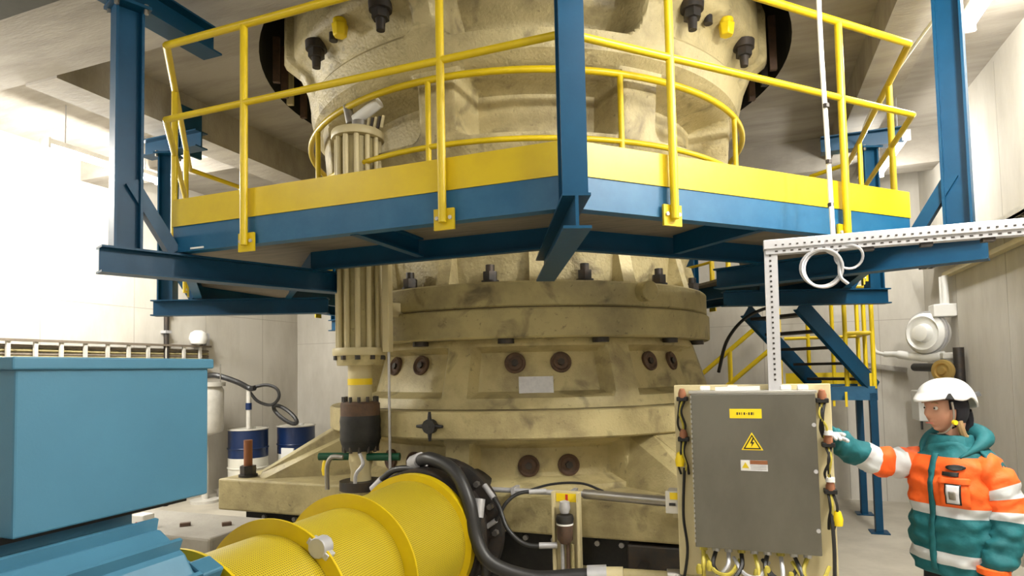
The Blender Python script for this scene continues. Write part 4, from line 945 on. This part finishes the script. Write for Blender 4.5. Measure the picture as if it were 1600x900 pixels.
# collar and hood
col = [ring_t(z, a, b, cx=cx, amp=.004, n=32) for z, a, b, cx in ((1.32,.125,.155,-.01),(1.355,.11,.125,-.01),(1.39,.095,.10,0),(1.425,.088,.09,.005),(1.43,.078,.08,.005),(1.38,.072,.074,.005))]
MB().loft(col, cap=False).build('collar', 'teal', pe, smooth=2)
hd = MB()
for q in range(1):
    pts = smooth_path([(.09,-.10,1.335),(.01,-.135,1.375),(-.07,-.115,1.415),(-.115,0,1.435),(-.08,.11,1.415),(.01,.135,1.375),(.10,.105,1.325)], 6)
    hd.tube([W(*p) for p in pts], [.006+.046*math.sin(PI*i/(len(pts)-1))**1.4 for i in range(len(pts))], 14)
hd.build('hood', 'teal', pe, smooth=2)
yk = MB()   # teal yoke over the back of the shoulders
R_yk = []
for z, a, b in ((1.265,.156,.203),(1.30,.142,.188),(1.335,.124,.160),(1.365,.105,.13)):
    full = [V((-.005+a*math.copysign(abs(math.cos(t))**.8, math.cos(t))*1.02, b*math.copysign(abs(math.sin(t))**.8, math.sin(t))*1.02, z)) for t in [math.radians(82+196*i/32) for i in range(33)]]
    R_yk.append([W(*p) for p in full])
n = 33; vs = [p for r in R_yk for p in r]; yk.add(vs, [(j*n+i, j*n+i+1, (j+1)*n+i+1, (j+1)*n+i) for j in range(3) for i in range(n-1)])
ob = yk.build('shoulder_yoke', 'teal', pe, smooth=2); so = ob.modifiers.new('thick', 'SOLIDIFY'); so.thickness = .012; so.offset = 1
# zip strip, pocket, badges on the chest (laid on the jacket surface)
def on_chest(y, z, out=.004):
    a = b = None
    for i in range(len(prof)-1):
        if prof[i][0] <= z <= prof[i+1][0]:
            t = (z-prof[i][0])/(prof[i+1][0]-prof[i][0]); a = prof[i][1]+(prof[i+1][1]-prof[i][1])*t; b = prof[i][2]+(prof[i+1][2]-prof[i][2])*t
    yy = min(.999, abs(y)/b); e = .8; s_ = yy**(1/e); c_ = math.sqrt(max(0, 1-s_*s_)); x = a*c_**e
    p = V((x, y, z)); dn = V((math.cos(math.atan2(s_, c_)), math.copysign(math.sin(math.atan2(s_, c_)), y), 0))
    return p+dn*(wr_(p, 7, .016)+wr_(p, 19, .011)+.003+out)
def patch(name, y0, y1, z0, z1, m, out=.006, nu=6, nv=8, oval=False):
    vs = []
    for j in range(nv+1):
        for i in range(nu+1):
            u = i/nu; v = j/nv
            if oval:
                rr = 1-abs(2*v-1)**2; u = .5+(u-.5)*math.sqrt(max(rr, .02))
            vs.append(W(*on_chest(y0+(y1-y0)*u, z0+(z1-z0)*v, out)))
    fs = [(j*(nu+1)+i, j*(nu+1)+i+1, (j+1)*(nu+1)+i+1, (j+1)*(nu+1)+i) for j in range(nv) for i in range(nu)]
    o = MB().add(vs, fs).build(name, m, pe, smooth=2); q = o.modifiers.new('thick', 'SOLIDIFY'); q.thickness = .005; return o
patch('zip_strip', -.014, .014, 
      .76, 1.34, 'teal', nv=40, nu=2)
patch('chest_pocket', .045, .155, 1.09, 1.235, 'orange', .010, nv=14)
patch('id_card_frame', .07, .128, 1.105, 1.205, 'black', .016); patch('id_card', .076, .122, 1.111, 1.199, 'paper', .020); patch('id_photo', .087, .111, 1.13, 1.17, 'steel', .023)
patch('oval_badge', .065, .14, 1.268, 1.296, 'black', .012, oval=True); patch('black_tag', .055, .12, 1.24, 1.26, 'black', .013)
patch('pocket_flap', .042, .158, 1.205, 1.232, 'orange', .017)
# gloved hands
def hand(M_hand, m, curl, point, name, mirror=1):
    v = [(0,0,0),(.035,0,0),(.075,0,0)]; e = [(0,1),(1,2)]; r = [.028,(.036,.020),(.036,.018)]
    def fin(y, L, c, root=2):
        p = V((.075, y, 0)); b = len(v); v.append(tuple(p)); r.append(.0125); e.append((root, b)); a = 0
        for k in range(3):
            a += c*(1 if k else .6); p = p+V((math.cos(a), 0, -math.sin(a)))*L*(.42,.32,.26)[k]; v.append(tuple(p)); r.append((.0115,.0105,.008)[k]); e.append((len(v)-2, len(v)-1))
    for i, (y, L) in enumerate(((.030,.075),(.010,.083),(-.010,.077),(-.029,.062))): fin(y*mirror, L, curl if not (point and i == 0) else .12)
    p = V((.03, .030*mirror, -.004)); b = len(v); v.append(tuple(p)); r.append(.014); e.append((1, b))
    for k, d in enumerate(((.025,.022,-.014),(.024,.010,-.012),(.02,.0,-.008))): p = p+V((d[0], d[1]*mirror, d[2])); v.append(tuple(p)); r.append((.012,.011,.009)[k]); e.append((len(v)-2, len(v)-1))
    return skin_obj(name, v, e, r, m, 0, 2, M_hand)
def frame(o, x, z):
    x = V(x).normalized(); z = V(z); z = (z-x*z.dot(x)).normalized(); y = z.cross(x)
    return Matrix(((x.x,y.x,z.x,o[0]),(x.y,y.y,z.y,o[1]),(x.z,y.z,z.z,o[2]),(0,0,0,1)))
wrp = W(.525,-.287,1.42); tgt = V((2.372,-2.125,1.445))
hand(frame(wrp, tgt-wrp, (0,0,1)), 'glove', .35, True, 'right_glove', 1)
hand(frame(W(.075,.216,.79), W(.12,.21,.62)-W(.075,.216,.79), W(0,1,0)-W(0,0,0)), 'trousers', .45, False, 'left_glove', 1)
# head, turned to the cabinet (profile)
HT = math.radians(208); HC = W(.03, 0, 1.562)
HM = Matrix.Translation(HC) @ Matrix.Rotation(HT, 4, 'Z') @ Matrix.Rotation(math.radians(4), 4, 'Y') @ Matrix.Scale(1.02, 4)
bm = bmesh.new(); bmesh.ops.create_uvsphere(bm, u_segments=64, v_segments=48, radius=1)
def g(p, c, s): return math.exp(-sum(((p[i]-c[i])/s[i])**2 for i in range(3)))
for vtx in bm.verts:
    d = vtx.co.copy(); p = V((d.x*.098, d.y*.076, d.z*.118))
    if d.z < 0:                     # jaw narrows and comes forward
        t = -d.z; p.x += .012*t; p.y *= 1-.30*t*t; p.x *= 1-.10*t
    f_ = d.x > 0
    if f_:
        p.x += .022*g(d, (.95,0,-.16), (.5,.15,.18)) + .012*g(d, (.97,0,.05), (.5,.12,.16))      # nose
        p.x += .010*g(d, (.9,0,.28), (.5,.5,.12))                                              # brow
        for s in (-1, 1): p.x -= .014*g(d, (.88,s*.36,.08), (.5,.17,.12)); p.y += s*.004*g(d, (.6,s*.6,-.2), (.4,.3,.25))
        p.x += .010*g(d, (.85,0,-.50), (.5,.26,.07)) + .009*g(d, (.8,0,-.62), (.5,.24,.06)) - .006*g(d, (.8,0,-.56), (.5,.3,.03))
        p.x += .016*g(d, (.6,0,-.86), (.5,.35,.16)) - .006*g(d, (.7,0,-.72), (.5,.3,.06))
    vtx.co = HM @ p
me = bpy.data.meshes.new('head'); bm.to_mesh(me); bm.free(); me.materials.append(M_('skin')); me.polygons.foreach_set('use_smooth', [True]*len(me.polygons))
ho = bpy.data.objects.new('head', me); COL.objects.link(ho); ho.parent = pe; ho.matrix_parent_inverse = wm(pe).inverted()
def H(x, y, z): return HM @ V((x, y, z))
for s in (-1, 1):
    MB().lathe([(0,-.011),(.008,-.008),(.011,0),(.008,.008),(0,.011)], 12, H(.080,s*.030,.010), H(1,0,0)-H(0,0,0)).build('eye', 'eye', ho, smooth=True)
    MB().cyl(H(.0885,s*.031,.010), H(.0915,s*.031,.010), .0045, n=10).build('iris', 'black', ho)
    MB().tube([H(.092,s*.014,.034), H(.094,s*.030,.039), H(.084,s*.050,.034)], .0032, 6).build('eyebrow', 'hair', ho, smooth=True)
MB().tube(smooth_path([H(.098,-.022,-.064), H(.107,0,-.062), H(.098,.022,-.064)]), .0035, 6).build('lips', 'lip', ho, smooth=True)
MB().lathe([(.05,-.06),(.052,0),(.06,.06)], 20, H(-.015,0,-.13), H(0,0,1)-H(.15,0,0)).build('neck', 'skin', ho, smooth=True)
# dark liner cap covering ears and the back of the head
bm = bmesh.new(); bmesh.ops.create_uvsphere(bm, u_segments=40, v_segments=30, radius=1)
bmesh.ops.delete(bm, geom=[q for q in bm.verts if (q.co.x > .46-.25*(q.co.z < -.1)) and q.co.z < .40 or q.co.z < -.93], context='VERTS')
for vtx in bm.verts: d = vtx.co.copy(); vtx.co = H(d.x*.104-.004, d.y*.084*(1-.12*max(0,-d.z)), d.z*.123)
me = bpy.data.meshes.new('helmet_liner'); bm.to_mesh(me); bm.free(); me.materials.append(M_('liner')); me.polygons.foreach_set('use_smooth', [True]*len(me.polygons))
lo_ = bpy.data.objects.new('helmet_liner', me); COL.objects.link(lo_); lo_.parent = pe; lo_.matrix_parent_inverse = wm(pe).inverted(); lo_.modifiers.new('t', 'SOLIDIFY').thickness = .006
# helmet shell: climbing style, rim dips over ears, small peak
hv = []; nu, nv = 64, 20
for j in range(nv+1):
    for i in range(nu):
        a = 2*PI*i/nu; ca_, sa = math.cos(a), math.sin(a)
        low = .012-.018*(ca_ < 0)*abs(ca_)**2*2.2 + .028*math.exp(-((ca_+.30)/.30)**2) + (.030 if ca_ > .5 else .030*max(0, (ca_+.1)/.6))
        ph = (j/nv)*PI/2; z = low+(.137-low)*math.sin(ph); cr_ = math.cos(ph)**.82
        x = (.140 if ca_ > 0 else .138)*ca_*cr_; y = .112*sa*cr_
        if j < 4 and ca_ > .55: k_ = (ca_-.55)/.45; x += .030*k_*(1-j/4); z -= .006*k_*(1-j/4)
        hv.append(H(x-.012, y, z+.015))
fs = [(j*nu+i, j*nu+(i+1) % nu, (j+1)*nu+(i+1) % nu, (j+1)*nu+i) for j in range(nv) for i in range(nu)]
hm = MB().add(hv, fs).build('helmet', 'helmet', pe, smooth=2); q = hm.modifiers.new('t', 'SOLIDIFY'); q.thickness = .008; q.offset = -1
for (x, y, z, s_, rz) in ((.058, .096, .066, .017, 28), (-.128, .060, .060, .014, 118), (.058, -.096, .066, .017, -28)):
    c = H(x, y, z); n_ = (c-H(-.012,0,.03)).normalized(); t_ = (V((0,0,1)).cross(n_)).normalized(); u_ = n_.cross(t_)
    P3 = [c+t_*-s_*1.1-u_*s_*.7, c+t_*s_*1.1-u_*s_*.9, c+t_*s_*.25+u_*s_*.9, c-t_*s_*.35+u_*s_*.8]
    MB().add([p+n_*.012 for p in P3]+[p-n_*.02 for p in P3], [(0,1,2,3),(4,7,6,5),(0,1,5,4),(1,2,6,5),(2,3,7,6),(3,0,4,7)]).build('helmet_vent', 'black', hm)
MB().tube(smooth_path([H(.045,.092,.040), H(.035,.084,-.02), H(.038,.070,-.075), H(.055,.040,-.112), H(.06,0,-.122)]), .005, 6).build('chin_strap', 'steel', hm, smooth=True)
MB().cyl(H(.036,.078,-.062), H(.036,.092,-.062), .012, n=12).build('strap_buckle', 'yellow_bright', hm, smooth=True)
MB().tube(smooth_path([H(.0,.072,-.06), H(-.005,.075,-.10), H(-.02,.07,-.135), H(-.05,.06,-.15)]), [.016]*25, 8).build('hair', 'hair', pe, smooth=True)
MB().tube(smooth_path([H(-.09,.02,-.02), H(-.105,.01,-.07), H(-.10,.0,-.12)]), .028, 8).build('dark_hair_bun', 'liner', pe, smooth=True)
